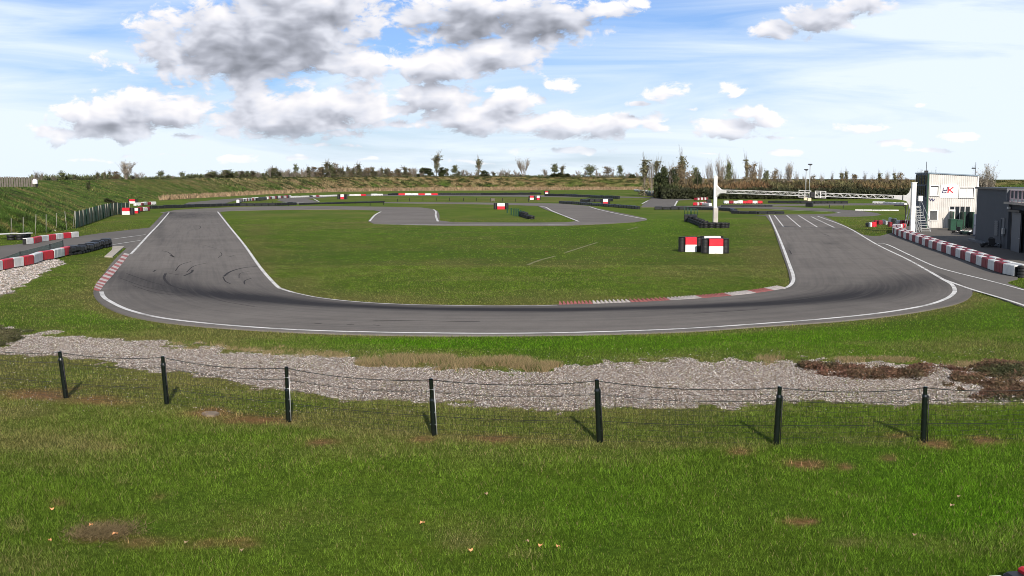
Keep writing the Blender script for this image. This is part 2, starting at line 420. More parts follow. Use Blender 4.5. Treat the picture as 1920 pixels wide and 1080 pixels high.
M['track'] = asphalt('track_asphalt', (.150, .137, .127), (.215, .197, .182), True)
M['road'] = asphalt('worn_asphalt', (.138, .128, .120), (.175, .163, .152))
M['yard'] = asphalt('yard_asphalt', (.13, .12, .11), (.17, .155, .14))

# ------------------------------------------------------------ outlines on the ground (photo pixels, thrown onto the level)
outer = [(308, 399), (272, 436), (225, 478), (196, 513), (176, 543), (186, 568), (235, 592), (330, 609), (480, 621), (640, 628), (800, 631), (960, 631),
         (1120, 629), (1280, 624), (1440, 613), (1560, 605), (1660, 595), (1740, 583), (1790, 572), (1817, 560), (1822, 546), (1800, 531), (1730, 498), (1640, 455), (1585, 424), (1537, 403)]
inner = [(411, 396), (432, 425), (458, 458), (486, 498), (512, 531), (545, 548), (600, 559.5), (680, 568), (770, 572.5), (850, 574), (930, 575), (1000, 574.5),
         (1080, 572.5), (1160, 570), (1240, 566), (1330, 560), (1400, 553.5), (1452, 546), (1472, 541), (1480, 533), (1480, 520), (1474, 498), (1464, 470), (1454, 440), (1446, 420), (1434, 403)]
O_ = [PX(*p) for p in outer]; I_ = [PX(*p) for p in inner]
Osp = spline([p[:] for p in O_], 24); Isp = spline([p[:] for p in I_], 24)
def px_poly(sp): return [to_px(p[0], p[1]) for p in sp]
MAIN = px_poly(Osp) + px_poly(Isp)[::-1]
PIT = [(1587, 426), (1600, 431), (1621, 441.5), (1650, 443), (1676, 437), (1700, 450), (1783, 478), (1850, 503), (1908, 521), (1889, 531), (1925, 545), (2200, 640),
       (2200, 672), (1920, 578), (1850, 552), (1817, 545), (1780, 524), (1700, 484), (1620, 446)]
YARD = [(1676, 438), (1692, 424), (1740, 423), (1900, 422), (2500, 424), (2500, 560), (1960, 524), (1908, 519), (1850, 500), (1783, 475), (1700, 446)]
SERV = [(285, 427), (192, 437.5), (147, 444), (25, 460), (-200, 480), (-900, 545), (-900, 690), (-200, 520), (0, 488), (117, 468), (208, 463), (240, 466), (262, 452)]
BACKA = [(300, 399.5), (330, 394), (440, 388.5), (540, 386.5), (640, 387), (720, 388), (790, 389.5), (812, 392.5), (821, 396), (824, 404), (824, 414), (850, 417.5), (1000, 418), (1060, 417.5),
         (1085, 415), (1060, 406), (1022, 393), (1008, 386.5), (960, 384.5), (880, 382.8), (720, 381), (720, 379.6), (880, 380), (1000, 381), (1050, 382), (1105, 386.5),
         (1120, 391), (1180, 403), (1212, 410), (1213, 413), (1190, 417), (1140, 420), (1060, 423.5), (960, 424), (840, 423.5), (760, 422), (700, 419.5), (690, 415), (701, 403), (714, 397), (700, 394.5), (640, 393),
         (540, 393.5), (440, 395.5), (411, 397.5), (350, 398.5)]
ROADB = [(1415, 404), (1480, 402.5), (1545, 402), (1570, 400.3), (1576, 398.8), (1560, 396.5), (1520, 395), (1440, 391.5), (1380, 389.8), (1300, 388.6), (1203, 388.8), (1203, 386.6), (1300, 386.3), (1400, 386.6),
         (1460, 388), (1540, 391), (1610, 395.5), (1645, 400), (1652, 403), (1640, 405), (1600, 406.5), (1560, 406), (1537, 405.2), (1434, 405)]
ROADC = [(1202, 387.5), (1215, 376), (1222, 372), (1160, 370.5), (1060, 370), (960, 368.6), (800, 367.5), (640, 367.8), (575, 373), (600, 379), (560, 382.5), (520, 376.5), (527, 371.5), (445, 375.5), (420, 382),
         (340, 386), (353, 380), (400, 375.5), (458, 371), (530, 369), (640, 365), (800, 364), (960, 365), (1100, 367.5), (1230, 370), (1290, 372.5), (1300, 374), (1273, 376), (1265, 387.5)]
ROADD = [(1350, 385), (1450, 383), (1600, 381.5), (1720, 382), (1720, 384.5), (1600, 385), (1450, 386), (1350, 387)]
SLAB = [(211, 463.3), (233.5, 463), (211, 483), (196, 482.5), (210, 470)]
GRAV = [(-150, 640), (-60, 660), (8, 653), (25, 631), (62, 626), (107, 629), (160, 640), (220, 643), (330, 645), (400, 651), (480, 662), (560, 666), (640, 667), (690, 684), (760, 692), (850, 694), (960, 698), (1030, 694), (1060, 680),
        (1190, 678), (1240, 676), (1350, 675), (1500, 679), (1650, 681), (1780, 680), (1850, 690), (1960, 700), (2100, 705), (2100, 752), (1920, 757), (1830, 753), (1720, 760), (1640, 758), (1560, 749), (1510, 754), (1440, 758),
        (1300, 766), (1180, 772), (1050, 770), (960, 771), (880, 764), (830, 758), (760, 753), (640, 750), (570, 733), (480, 727), (400, 712), (300, 700), (220, 683), (120, 675), (85, 668), (-10, 662), (-150, 665)]
GRAV2 = [(-700, 640), (-200, 520), (0, 507), (72, 492), (100, 486), (123, 490), (107, 498), (72, 515), (55, 528), (30, 542), (0, 558), (-200, 600), (-700, 760)]
GRAV3 = [(-40, 612), (0, 612), (30, 614), (33, 620), (0, 623), (-40, 624)]
BRAM = [[(1476, 684), (1530, 686), (1560, 690), (1640, 684), (1700, 682), (1760, 683), (1762, 690), (1730, 697), (1740, 705), (1700, 711), (1640, 706), (1610, 715), (1560, 706), (1500, 698)],
        [(1775, 690), (1800, 684), (1860, 688), (1960, 694), (2060, 700), (2060, 748), (1920, 752), (1850, 750), (1800, 735), (1768, 724), (1800, 712), (1795, 700)],
        [(-60, 620), (0, 619), (40, 622), (62, 625), (30, 632), (15, 645), (-10, 655), (-60, 655)]]

PB = [(-88, 724), (124, 747), (313, 758), (541, 790), (814, 816), (1124, 829), (1455, 834), (1731, 829), (2010, 822)]      # fence post feet
PT = [(-108, 642), (112, 660), (305, 669), (537, 689), (808, 711), (1119, 713), (1462, 726), (1735, 726), (2020, 722)]      # fence post heads
fx = np.array([p[0] for p in PB], float); fy = np.array([p[1] for p in PB], float)

BLOB = [  # px, py, rx, ry, kind, amount: patches of dry grass / bare earth / lush grass
    (395, 776, 45, 8, 'earth', 1), (480, 785, 60, 9, 'earth', .8), (60, 737, 90, 10, 'earth', .7), (95, 745, 40, 8, 'earth', .8), (185, 752, 60, 9, 'earth', .5), (600, 830, 30, 6, 'earth', .7),
    (795, 823, 25, 6, 'earth', .8), (915, 824, 40, 7, 'earth', .8), (1030, 828, 50, 7, 'earth', .4), (1507, 870, 34, 8, 'earth', 1.2), (1585, 877, 14, 6, 'earth', .9), (1668, 860, 14, 6, 'earth', .9), (1752, 833, 30, 8, 'earth', 1.2),
    (1845, 826, 28, 8, 'earth', 1), (1680, 817, 30, 7, 'earth', .6), (1390, 847, 20, 6, 'earth', .6), (1508, 979, 26, 6, 'earth', 1.3), (1590, 1019, 36, 7, 'dry', 1), (190, 1000, 40, 18, 'earth', .8), (270, 1018, 60, 10, 'earth', .5),
    (400, 1025, 60, 10, 'earth', .5), (460, 1022, 25, 10, 'earth', .5), (870, 1018, 50, 16, 'dry', .9), (980, 1040, 40, 10, 'dry', .7), (110, 945, 14, 7, 'earth', .5), (300, 935, 14, 7, 'earth', .5), (265, 970, 10, 5, 'earth', .6),
    (30, 985, 22, 16, 'dry', .8), (230, 905, 16, 8, 'dry', .4), (120, 832, 90, 14, 'dry', .8), (30, 770, 60, 12, 'dry', 1), (190, 838, 60, 8, 'dry', .8), (20, 1060, 120, 40, 'dry', .5),
    (200, 510, 45, 34, 'dry', .9), (180, 535, 60, 20, 'dry', .5), (60, 600, 120, 20, 'dry', .35), (100, 575, 60, 8, 'dry', .4), (320, 640, 300, 14, 'dry', .55), (860, 684, 190, 13, 'dry', 1.2), (620, 660, 140, 8, 'dry', .7),
    (1460, 680, 70, 9, 'dry', .9), (1650, 676, 180, 8, 'dry', .9), (1870, 684, 120, 9, 'dry', 1), (1210, 676, 60, 6, 'dry', .7), (1250, 770, 300, 10, 'dry', .5), (1900, 760, 160, 10, 'dry', .7),
    (1430, 480, 40, 50, 'dry', .7), (1440, 430, 50, 40, 'dry', .6), (1330, 510, 120, 30, 'dry', .3), (480, 440, 40, 60, 'dry', .6), (560, 530, 50, 30, 'dry', .5), (760, 563, 250, 8, 'dry', .5), (1150, 562, 300, 8, 'dry', .5),
    (1000, 500, 200, 10, 'dry', .25), (620, 420, 200, 20, 'dry', .45), (700, 480, 260, 16, 'lush', .3), (800, 436, 500, 10, 'lush', .5), (1130, 520, 300, 30, 'lush', .2),
    (900, 645, 700, 12, 'lush', .8), (1500, 640, 300, 26, 'lush', .7), (180, 590, 120, 22, 'lush', .7), (420, 635, 150, 10, 'lush', .4), (60, 560, 60, 20, 'lush', .4), (1880, 590, 80, 30, 'lush', .4), (1800, 950, 260, 130, 'lush', .6),
    (1150, 950, 200, 80, 'lush', .35), (1250, 430, 120, 20, 'lush', .5), (1640, 425, 60, 14, 'dry', .4), (200, 420, 80, 20, 'dry', .3), (1300, 385, 60, 8, 'dry', .5), (1400, 396, 100, 6, 'dry', .6), (900, 375, 300, 6, 'dry', .5),
]
_ep = np.concatenate([np.array(Osp)[::2, :2], np.array(Isp)[::2, :2]]); _ex = np.arange(-60, 60.1, .5); _ey = np.arange(26, 130.1, .5)
_EX, _EY = np.meshgrid(_ex, _ey); _ED = np.full(_EX.shape, 99.0)
for q_ in _ep: _ED = np.minimum(_ED, np.hypot(_EX - q_[0], _EY - q_[1]))
def edge_d(x, y):
    i = np.clip(((x + 60) / .5), 0, len(_ex) - 1.01); j = np.clip(((y - 26) / .5), 0, len(_ey) - 1.01); a = i.astype(int); b = j.astype(int); f = i - a; g_ = j - b
    return (_ED[b, a] * (1 - f) + _ED[b, a + 1] * f) * (1 - g_) + (_ED[b + 1, a] * (1 - f) + _ED[b + 1, a + 1] * f) * g_
def dist_fence(px, py): return py - np.interp(px, fx, fy)
def zone(x, y):
    """albedo of the meadow and gravel amount at world points"""
    px, py = to_px(x, np.maximum(y, 3.0))
    n = fbm(x * .35, y * .35, 1); n2 = fbm(x * 1.7, y * 1.7, 5); n3 = fbm(x * .07 + 5, y * .05, 9)
    K = {'earth': np.zeros_like(x), 'dry': np.zeros_like(x), 'lush': np.zeros_like(x)}
    for (bx, by, rx, ry, kind, a) in BLOB:
        d = ((px - bx) / rx) ** 2 + ((py - by) / ry) ** 2
        K[kind] = np.maximum(K[kind], a * np.exp(-d * .9))
    df = dist_fence(px, py)
    line = np.exp(-(df / 11) ** 2) * .62
    K['dry'] = np.maximum(K['dry'], line)
    K['dry'] = np.maximum(K['dry'], np.where((df < 0) & (py > 640), .32, 0)); K['dry'] = np.maximum(K['dry'], .75 * np.exp(-(edge_d(x, y) / .8) ** 2))
    dry = np.clip(K['dry'] * (.45 + 1.1 * n2) + (n - .5) * .9 + .02 + (n3 - .5) * .8 + (fbm(x * .06, y * .16, 29) - .5) * 1.3 + (fbm(x * .5, y * 1.1, 31) - .5) * .6, 0, 1)
    dry = np.where(py < 600, np.clip(dry + .12, 0, 1), dry)
    earth = np.clip((K['earth'] * 1.3 + (n2 - .55) * 1.5 * (K['earth'] > .12)), 0, 1)
    lush = np.clip(K['lush'] * 1.3 * (.4 + n) - dry * .3, 0, 1)
    g0 = np.array([.098, .160, .018]); gl = np.array([.080, .185, .008]); gd = np.array([.165, .165, .055]); ge = np.array([.27, .155, .088])
    c = g0 + (gl - g0) * lush[:, None]
    c = c + (gd - c) * (dry * .95)[:, None]
    c = c + (ge - c) * earth[:, None]
    jx = (vnoise(x * 2.1, y * 2.1, 21) - .5) * 34 + (fbm(x * .5, y * .5, 33) - .5) * 40; jy = (vnoise(x * 2.3, y * 2.3, 27) - .5) * 12 + (fbm(x * .6, y * .6, 37) - .5) * 18 + (vnoise(x * 7, y * 7, 28) - .5) * 7
    gv = inpoly(px + jx, py + jy, GRAV) | inpoly(px + jx * .5, py + jy * .5, GRAV2) | inpoly(px + jx * .5, py + jy * .5, GRAV3)
    gv = gv & (y > 15)
    return c, gv.astype(float), dry, earth, px, py

# ------------------------------------------------------------ ground sheet
def axis(lo, hi, mid0, mid1, step, grow, mx):
    a = list(np.arange(mid0, mid1, step)); s_ = step; v = a[-1]
    while v < hi: s_ = min(s_ * grow, mx); v += s_; a.append(v)
    s_ = step; v = a[0]; b = []
    while v > lo: s_ = min(s_ * grow, mx); v -= s_; b.append(v)
    return np.array(b[::-1] + a)
gx = axis(-4000, 4000, -27, 27, .2, 1.06, 400); gy = axis(-400, 6000, 10, 62, .2, 1.02, 400)
XX, YY = np.meshgrid(gx, gy); X = XX.ravel(); Y = YY.ravel()
c_, gv_, dry_, ea_, px_, py_ = zone(X, Y)
Z = np.zeros_like(X)
near = (Y > 5) & (Y < 31) & (np.abs(X) < 60)
vis = [tuple()]
Z = np.where(near, (fbm(X * .5, Y * .5, 44) - .5) * .05 * np.clip((31 - Y) / 6, 0, 1), 0) - .0
nx, ny = len(gx), len(gy); ii = np.arange(nx * ny).reshape(ny, nx)
idx = np.stack([ii[:-1, :-1], ii[:-1, 1:], ii[1:, 1:], ii[1:, :-1]], -1).reshape(-1)
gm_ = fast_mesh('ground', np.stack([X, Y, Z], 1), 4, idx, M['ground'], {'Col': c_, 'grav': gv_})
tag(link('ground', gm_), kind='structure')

# ------------------------------------------------------------ track and roads
def ribbon():
    O2, I2 = np.array(Osp)[:, :2], np.array(Isp)[:, :2]; n = len(O2); m = 34
    T = np.linspace(0, 1, m)
    Pg = O2[:, None, :] * (1 - T)[None, :, None] + I2[:, None, :] * T[None, :, None]
    mid = (O2 + I2) / 2; s_ = np.concatenate([[0], np.cumsum(np.linalg.norm(np.diff(mid, axis=0), axis=1))])
    x = Pg[..., 0].ravel(); y = Pg[..., 1].ravel()
    race = [(212, 512, 1.0, .3), (262, 524, 1.0, .5), (330, 542, 1.1, .62), (409, 554, 1.0, .8), (478, 561, .9, .85), (547, 568, .75, .8), (620, 573.5, .6, .8), (700, 577.5, .5, .8), (800, 581, .45, .8), (960, 583, .42, .95),
            (1060, 583, .4, .95), (1200, 580, .42, .85), (1330, 576, .5, .85), (1440, 571, .6, .85), (1520, 565, .8, .8), (1600, 556, 1.1, .75), (1667, 543, 1.2, .6), (1717, 529, 1.2, .5), (1752, 519, 1.1, .3)]
    rub = np.zeros_like(x)
    rp = spline([(*PX(a, b)[:2], c, d) for a, b, c, d in race], 14)
    for q in rp:
        d2 = ((x - q[0]) ** 2 + (y - q[1]) ** 2) / (q[2] ** 2)
        rub = np.maximum(rub, 1.35 * q[3] * np.exp(-d2 * .34)); rub = np.maximum(rub, .42 * q[3] * np.exp(-d2 * .05))
    px, py = to_px(x, y)
    for (bx, by, rx, ry, a) in ((350, 404, 60, 6, .5), (318, 401, 14, 5, .7), (300, 430, 10, 30, .3), (275, 540, 80, 12, .45), (230, 520, 30, 20, .4), (1560, 458, 14, 2, .6), (1478, 476, 5, 14, .5), (1640, 562, 150, 14, .25), (1553, 428, 8, 3, .3)):
        rub = np.maximum(rub, a * np.exp(-(((px - bx) / rx) ** 2 + ((py - by) / ry) ** 2)) * (.5 + vnoise(x * .8, y * .8, 3)))
    idx_ = np.arange(n * m).reshape(n, m)
    ix = np.stack([idx_[:-1, :-1], idx_[1:, :-1], idx_[1:, 1:], idx_[:-1, 1:]], -1).reshape(-1)
    st = np.stack([np.repeat(s_, m), np.tile(T * 8, n), np.zeros(n * m)], 1)
    z = np.full_like(x, .05)
    me = fast_mesh('kart_track', np.stack([x, y, z], 1), 4, ix, M['track'], {'rub': rub})
    at = me.attributes.new('st', 'FLOAT_VECTOR', 'POINT'); at.data.foreach_set('vector', st.astype(np.float32).ravel())
    # asphalt edge skirts so the slab has thickness
    o = link('track', me); tag(o, kind='structure')
    b = MB()
    for L in (Osp, Isp):
        for p, q in zip(L[:-1], L[1:]): b.quad((p[0], p[1], .0495), (q[0], q[1], .0495), (q[0], q[1], -.05), (p[0], p[1], -.05))
    e = b.build('track_edge', mat=M['track']); tag(e, kind='structure')
ribbon()
def flat(name, poly, z, m, smooth_n=0, kind='structure'):
    pts = [PX(*p) for p in poly]
    if smooth_n: pts = [Vector((q[0], q[1], 0)) for q in spline([p[:] for p in pts] + [pts[0][:]], smooth_n)[:-1]]
    tris = tessellate_polygon([[Vector((p[0], p[1], 0)) for p in pts]])
    b = MB(); n = len(pts)
    b.add([(p[0], p[1], z) for p in pts] + [(p[0], p[1], -.05) for p in pts], [t_ if True else t_ for t_ in tris] + [(i, (i + 1) % n, n + (i + 1) % n, n + i) for i in range(n)])
    o = b.build(name, mat=m); me = o.data
    import bmesh
    bm = bmesh.new(); bm.from_mesh(me); bmesh.ops.recalc_face_normals(bm, faces=bm.faces)
    bm.to_mesh(me); bm.free()
    return tag(o, kind=kind)
flat('pit_lane', PIT, .044, M['road'], 4)
flat('yard', YARD, .038, M['yard'])
flat('service_road', SERV, .042, M['road'])
flat('far_track', BACKA, .045, M['track'])
flat('crossing_road', ROADB, .041, M['road'])
flat('back_road', ROADC, .037, M['road'])
flat('perimeter_road', ROADD, .035, M['road'])
DIRTP = [(300, 371.5), (400, 366), (500, 360.5), (640, 355), (800, 353), (960, 352.2), (1215, 352), (1215, 355.5), (960, 357), (800, 357.5), (640, 359.5), (500, 364.5), (400, 370), (300, 376)]
M['straw'] = mat('dry_straw_ground', (.25, .185, .105), .9, .3, .8)
flat('dry_verge', DIRTP, .06, M['straw'])

# painted lines
def strip(b, pts, w_, z, n=8):
    sp_ = [np.array(p) for p in spline([PX(*p)[:2] for p in pts], n)] if len(pts) > 2 else [np.array(PX(*p)[:2]) for p in pts]
    L = [];
    for i, p in enumerate(sp_):
        a = sp_[max(i - 1, 0)]; c = sp_[min(i + 1, len(sp_) - 1)]; t = c - a; t = t / (np.linalg.norm(t) + 1e-9); nn_ = np.array([-t[1], t[0]]) * w_ / 2
        L.append((p + nn_, p - nn_))
    for (a, b2), (c, d) in zip(L[:-1], L[1:]): b.quad((b2[0], b2[1], z), (d[0], d[1], z), (c[0], c[1], z), (a[0], a[1], z))
lb = MB()
strip(lb, [(317, 399), (300, 419), (282, 438), (262, 460), (245, 478)], .17, .054)
strip(lb, [(190, 549), (194, 558), (206, 567), (240, 583), (300, 598), (400, 610), (520, 619), (640, 624), (800, 627), (960, 627.8), (1120, 625), (1280, 619), (1440, 608.5), (1560, 599), (1660, 588), (1735, 575), (1772, 563), (1787, 553), (1790, 545), (1784, 535), (1767, 525), (1745, 512)], .18, .054)
strip(lb, [(1745, 512), (1700, 487), (1643, 459), (1585, 425.5), (1533, 406)], .15, .054)
strip(lb, [(408, 397.5), (428, 423), (457, 459), (488, 503), (518, 537), (530, 544), (548, 550)], .17, .054)
strip(lb, [(548, 550), (600, 560.5), (680, 569), (770, 573.5), (850, 575), (930, 576), (1000, 575.5), (1045, 574.5)], .085, .054)
strip(lb, [(1468, 543.5), (1480, 538), (1487, 529), (1487, 518), (1481, 500), (1466, 459), (1454, 430), (1442, 403.5)], .17, .054)
strip(lb, [(1767, 525), (1817, 543), (1870, 559), (1920, 575), (2000, 604), (2100, 640)], .16, .056)
strip(lb, [(1646, 457.5), (1664, 460), (1700, 477), (1750, 500), (1792, 512.5), (1850, 527), (1920, 546), (2060, 588)], .14, .056)
for p in ([(1452, 404), (1469, 426)], [(1475, 404.5), (1501, 427)], [(1497, 404.5), (1532, 426.5)], [(1521, 407), (1564, 427.5)], [(208, 450), (273, 441)], [(212, 460), (263, 452)]): strip(lb, p, .14, .058)
strip(lb, [(693, 415.5), (703, 404), (714, 397.5)], .25, .058); strip(lb, [(813, 393.5), (817, 397), (817, 405), (821, 416)], .25, .058)
strip(lb, [(1012, 387), (1024, 389.5), (1035, 396), (1062, 407), (1085, 416)], .25, .058); strip(lb, [(1105, 388), (1125, 394), (1165, 403), (1212, 412)], .22, .058); strip(lb, [(700, 421), (850, 422.4), (1000, 422.4), (1085, 421)], .3, .058)
strip(lb, [(1265, 386.5), (1270, 377)], .3, .058); strip(lb, [(1204, 382.5), (1215, 376.5)], .3, .058); strip(lb, [(1575, 399.5), (1560, 398), (1500, 395.5), (1440, 392.5)], .3, .058)
strip(lb, [(530, 379.5), (570, 380.8)], .5, .058); strip(lb, [(588, 373), (598, 378.5)], .3, .058)
tag(lb.build('road_markings', mat=M['line']), kind='structure')

sk = MB()
def z8(a): return [(180 + x / 4.364, 400 + y / 4.364) for x, y in a]
for a, w_ in (([(570, 500), (558, 540), (600, 590), (660, 615), (740, 638)], .13), ([(1045, 525), (1100, 485), (1200, 455), (1345, 438)], .13), ([(1040, 530), (1060, 565), (1100, 585)], .07), ([(720, 520), (780, 492), (792, 470)], .12),
              ([(740, 490), (800, 440), (900, 415)], .06), ([(540, 312), (590, 325), (640, 365)], .06), ([(800, 100), (848, 108), (850, 128), (812, 136)], .07), ([(1215, 590), (1218, 560), (1270, 540)], .07), ([(650, 480), (690, 430), (780, 400)], .06),
              ([(600, 500), (680, 512)], .06), ([(1170, 540), (1180, 500), (1260, 480)], .04), ([(740, 270), (860, 262), (1000, 300)], .03), ([(1000, 370), (1030, 345), (1020, 325)], .05), ([(1080, 365), (1130, 352)], .07), ([(470, 485), (490, 470)], .1), ([(610, 350), (635, 362)], .14),
              ([(1000, 720), (1100, 742), (1300, 775)], .04), ([(300, 600), (500, 660), (800, 690)], .05), ([(200, 540), (400, 610), (640, 660)], .05), ([(250, 500), (420, 560), (560, 600)], .06)):
    strip(sk, z8(a), w_, .0535)
for a in ([(1545, 440), (1556, 444)], [(1553, 458), (1566, 459)], [(1480, 470), (1484, 478)], [(650, 611), (664, 611)], [(700, 612), (712, 613)], [(590, 609), (603, 609.5)], [(1300, 590), (1420, 583)], [(700, 603), (900, 606)]): strip(sk, a, .07, .0535)
tag(sk.build('skid_marks', mat=M['skid']), kind='structure')
jt = MB(); strip(jt, [(1456, 430.6), (1590, 430.8)], .22, .0536); tag(jt.build('asphalt_joint', mat=M['skid']), kind='structure')

# kerbs (a low real step, painted blocks)
M['kred'] = mat('worn_red_kerb_paint', (.33, .10, .09), .7, .3, 6, dirt=.5)
M['kwhite'] = mat('worn_white_kerb_paint', (.50, .45, .43), .7, .2, 6, dirt=.5)
kb = MB()
L = [PX(*p) for p in ((243, 478), (228, 497), (214, 515), (198, 533), (187, 548))]; Rr = [PX(*p) for p in ((233, 478), (218, 496), (201, 513), (184, 532), (176, 546))]
Ls = spline([p[:2] for p in L], 6); Rs = spline([p[:2] for p in Rr], 6); nk = len(Ls) - 1
for i in range(nk):
    kb.use(M['kwhite'] if i % 2 == 0 else M['kred'])
    a, b2, c2, d2 = Ls[i], Ls[i + 1], Rs[i + 1], Rs[i]
    b3 = a + (b2 - a) * .96; c3 = d2 + (c2 - d2) * .96
    kb.add([(a[0], a[1], .055), (b3[0], b3[1], .055), (c3[0], c3[1], .13), (d2[0], d2[1], .13), (a[0], a[1], 0), (b3[0], b3[1], 0), (c3[0], c3[1], 0), (d2[0], d2[1], 0)], [(0, 1, 2, 3), (0, 4, 5, 1), (1, 5, 6, 2), (2, 6, 7, 3), (3, 7, 4, 0)])
tag(kb.build('left_kerb'), 'low sawtooth kerb of faded red and white blocks at the left end of the bend', 'kerb')
kb = MB(); kp = spline([PX(*p)[:2] for p in ((1048, 573), (1120, 571.2), (1200, 568), (1280, 563.5), (1340, 559), (1400, 553), (1440, 548), (1476, 541.5))], 10)
nt = len(kp) - 1
for i in range(nt):
    a, b2 = kp[i], kp[i + 1]; t = b2 - a; nn_ = np.array([-t[1], t[0]]) / np.linalg.norm(t)
    kb.use(M['kred'] if (i // 9) % 2 == 0 else M['kwhite']); a2 = a; b3 = a + t * .86
    o1 = a2 - nn_ * .02; o2 = b3 - nn_ * .02; i1 = a2 + nn_ * .55 + t * .9; i2 = b3 + nn_ * .55 + t * .3
    kb.add([(*o1, .056), (*o2, .056), (*i2, .12), (*i1, .12), (*o1, 0), (*o2, 0), (*i2, 0), (*i1, 0)], [(0, 1, 2, 3), (0, 4, 5, 1), (1, 5, 6, 2), (2, 6, 7, 3), (3, 7, 4, 0)])
tag(kb.build('sawtooth_kerb'), 'long sawtooth kerb of red and white teeth on the inside of the near bend', 'kerb')
sb = MB(); sb.prism([PX(*p) for p in SLAB], -.02, .07); tag(sb.build('concrete_slab', mat=M['concrete']), 'pale concrete slab in the grass beside the left kerb', 'slab')
b = MB(); b.prism([PX(*p) for p in ((378, 777), (386, 773.5), (404, 773.5), (412, 777), (402, 781), (388, 781))], -.02, .035)
tag(b.build('stone_lid', mat=mat('muddy_stone', (.20, .155, .115), .9, .3, 6)), 'flat grey stone lid half covered by brown earth near the fence', 'lid')
b = MB()
for p in ([(990, 497), (1010, 489), (1040, 481)], [(1176, 431.5), (1196, 426)], [(1060, 474), (1120, 455)]): strip(b, p, .2, .02)
tag(b.build('bare_trail', mat=mat('trail_earth', (.165, .16, .075), .9, .3, 2)), kind='structure')

# ------------------------------------------------------------ embankment round the circuit
SEC = [(-1500, 560, 4.2, 8), (-600, 480, 4.2, 8), (-250, 455, 4.3, 9), (0, 441, 4.38, 10), (60, 438, 4.5, 10), (130, 430, 4.62, 11), (175, 408, 4.6, 12), (215, 392, 4.5, 14), (250, 380, 4.45, 16), (300, 372, 4.5, 16), (400, 366, 4.75, 14),
       (500, 360.5, 5.1, 14), (640, 355.2, 5.6, 14), (800, 353, 6.0, 14), (960, 352.3, 6.1, 14), (1200, 352, 5.5, 14), (1320, 352, 4.9, 14), (1500, 353, 4.4, 14), (1750, 354, 4.2, 14), (2100, 355, 4.2, 14), (2900, 360, 4.2, 14)]
toe = [PX(a, b)[:2] + (zc, rn) for a, b, zc, rn in [(s[0], s[1], s[2], s[3]) for s in SEC]] if False else [(*PX(a, b)[:2], zc, rn) for a, b, zc, rn in SEC]
ts = np.array(spline(toe, 26)); n = len(ts)
tan = np.gradient(ts[:, :2], axis=0); tan /= np.linalg.norm(tan, axis=1)[:, None]; nor = np.stack([-tan[:, 1], tan[:, 0]], 1)
for _ in range(30): nor[1:-1] = (nor[:-2] + nor[1:-1] * 2 + nor[2:]) / 4
nor /= np.linalg.norm(nor, axis=1)[:, None]
rows = [(-.05, -.02), (0, 0)] + [(k_ / 14, (k_ / 14) ** .9) for k_ in range(1, 14)] + [(1.0, 1.0), (1.15, 1.02), (2.2, 1.0), (6, .98), (22, .95)]
V_ = []; SL = []
for j, (a, h) in enumerate(rows):
    xy = ts[:, :2] + nor * (ts[:, 3] * a)[:, None]; z = ts[:, 2] * h
    if .05 < a < 1.2: z = z + (fbm(xy[:, 0] * .25, xy[:, 1] * .25, 8) - .5) * .55
    V_.append(np.stack([xy[:, 0], xy[:, 1], z], 1)); SL.append(np.full(n, min(max(a, 0), 1.2)))
VV = np.concatenate(V_); sl_ = np.concatenate(SL)
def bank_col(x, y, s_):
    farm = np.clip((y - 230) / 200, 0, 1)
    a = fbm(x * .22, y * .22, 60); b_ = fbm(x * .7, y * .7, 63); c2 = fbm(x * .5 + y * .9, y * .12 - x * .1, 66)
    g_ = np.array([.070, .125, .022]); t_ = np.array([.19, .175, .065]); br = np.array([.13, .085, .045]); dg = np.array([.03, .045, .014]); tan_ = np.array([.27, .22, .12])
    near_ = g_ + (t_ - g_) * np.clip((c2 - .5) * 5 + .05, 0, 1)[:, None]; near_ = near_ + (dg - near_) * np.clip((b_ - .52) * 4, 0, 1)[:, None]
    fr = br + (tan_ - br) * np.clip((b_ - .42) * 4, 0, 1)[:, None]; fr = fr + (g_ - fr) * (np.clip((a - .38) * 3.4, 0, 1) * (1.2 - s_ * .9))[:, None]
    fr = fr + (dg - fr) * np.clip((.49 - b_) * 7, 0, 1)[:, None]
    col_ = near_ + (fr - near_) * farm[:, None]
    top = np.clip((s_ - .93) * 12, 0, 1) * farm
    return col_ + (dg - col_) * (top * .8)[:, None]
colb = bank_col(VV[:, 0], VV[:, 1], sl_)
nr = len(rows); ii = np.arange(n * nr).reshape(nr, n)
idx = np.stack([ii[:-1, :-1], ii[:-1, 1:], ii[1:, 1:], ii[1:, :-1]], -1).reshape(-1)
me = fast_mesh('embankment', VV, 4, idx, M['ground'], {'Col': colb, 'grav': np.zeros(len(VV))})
tag(link('embankment_terrain', me), kind='structure')

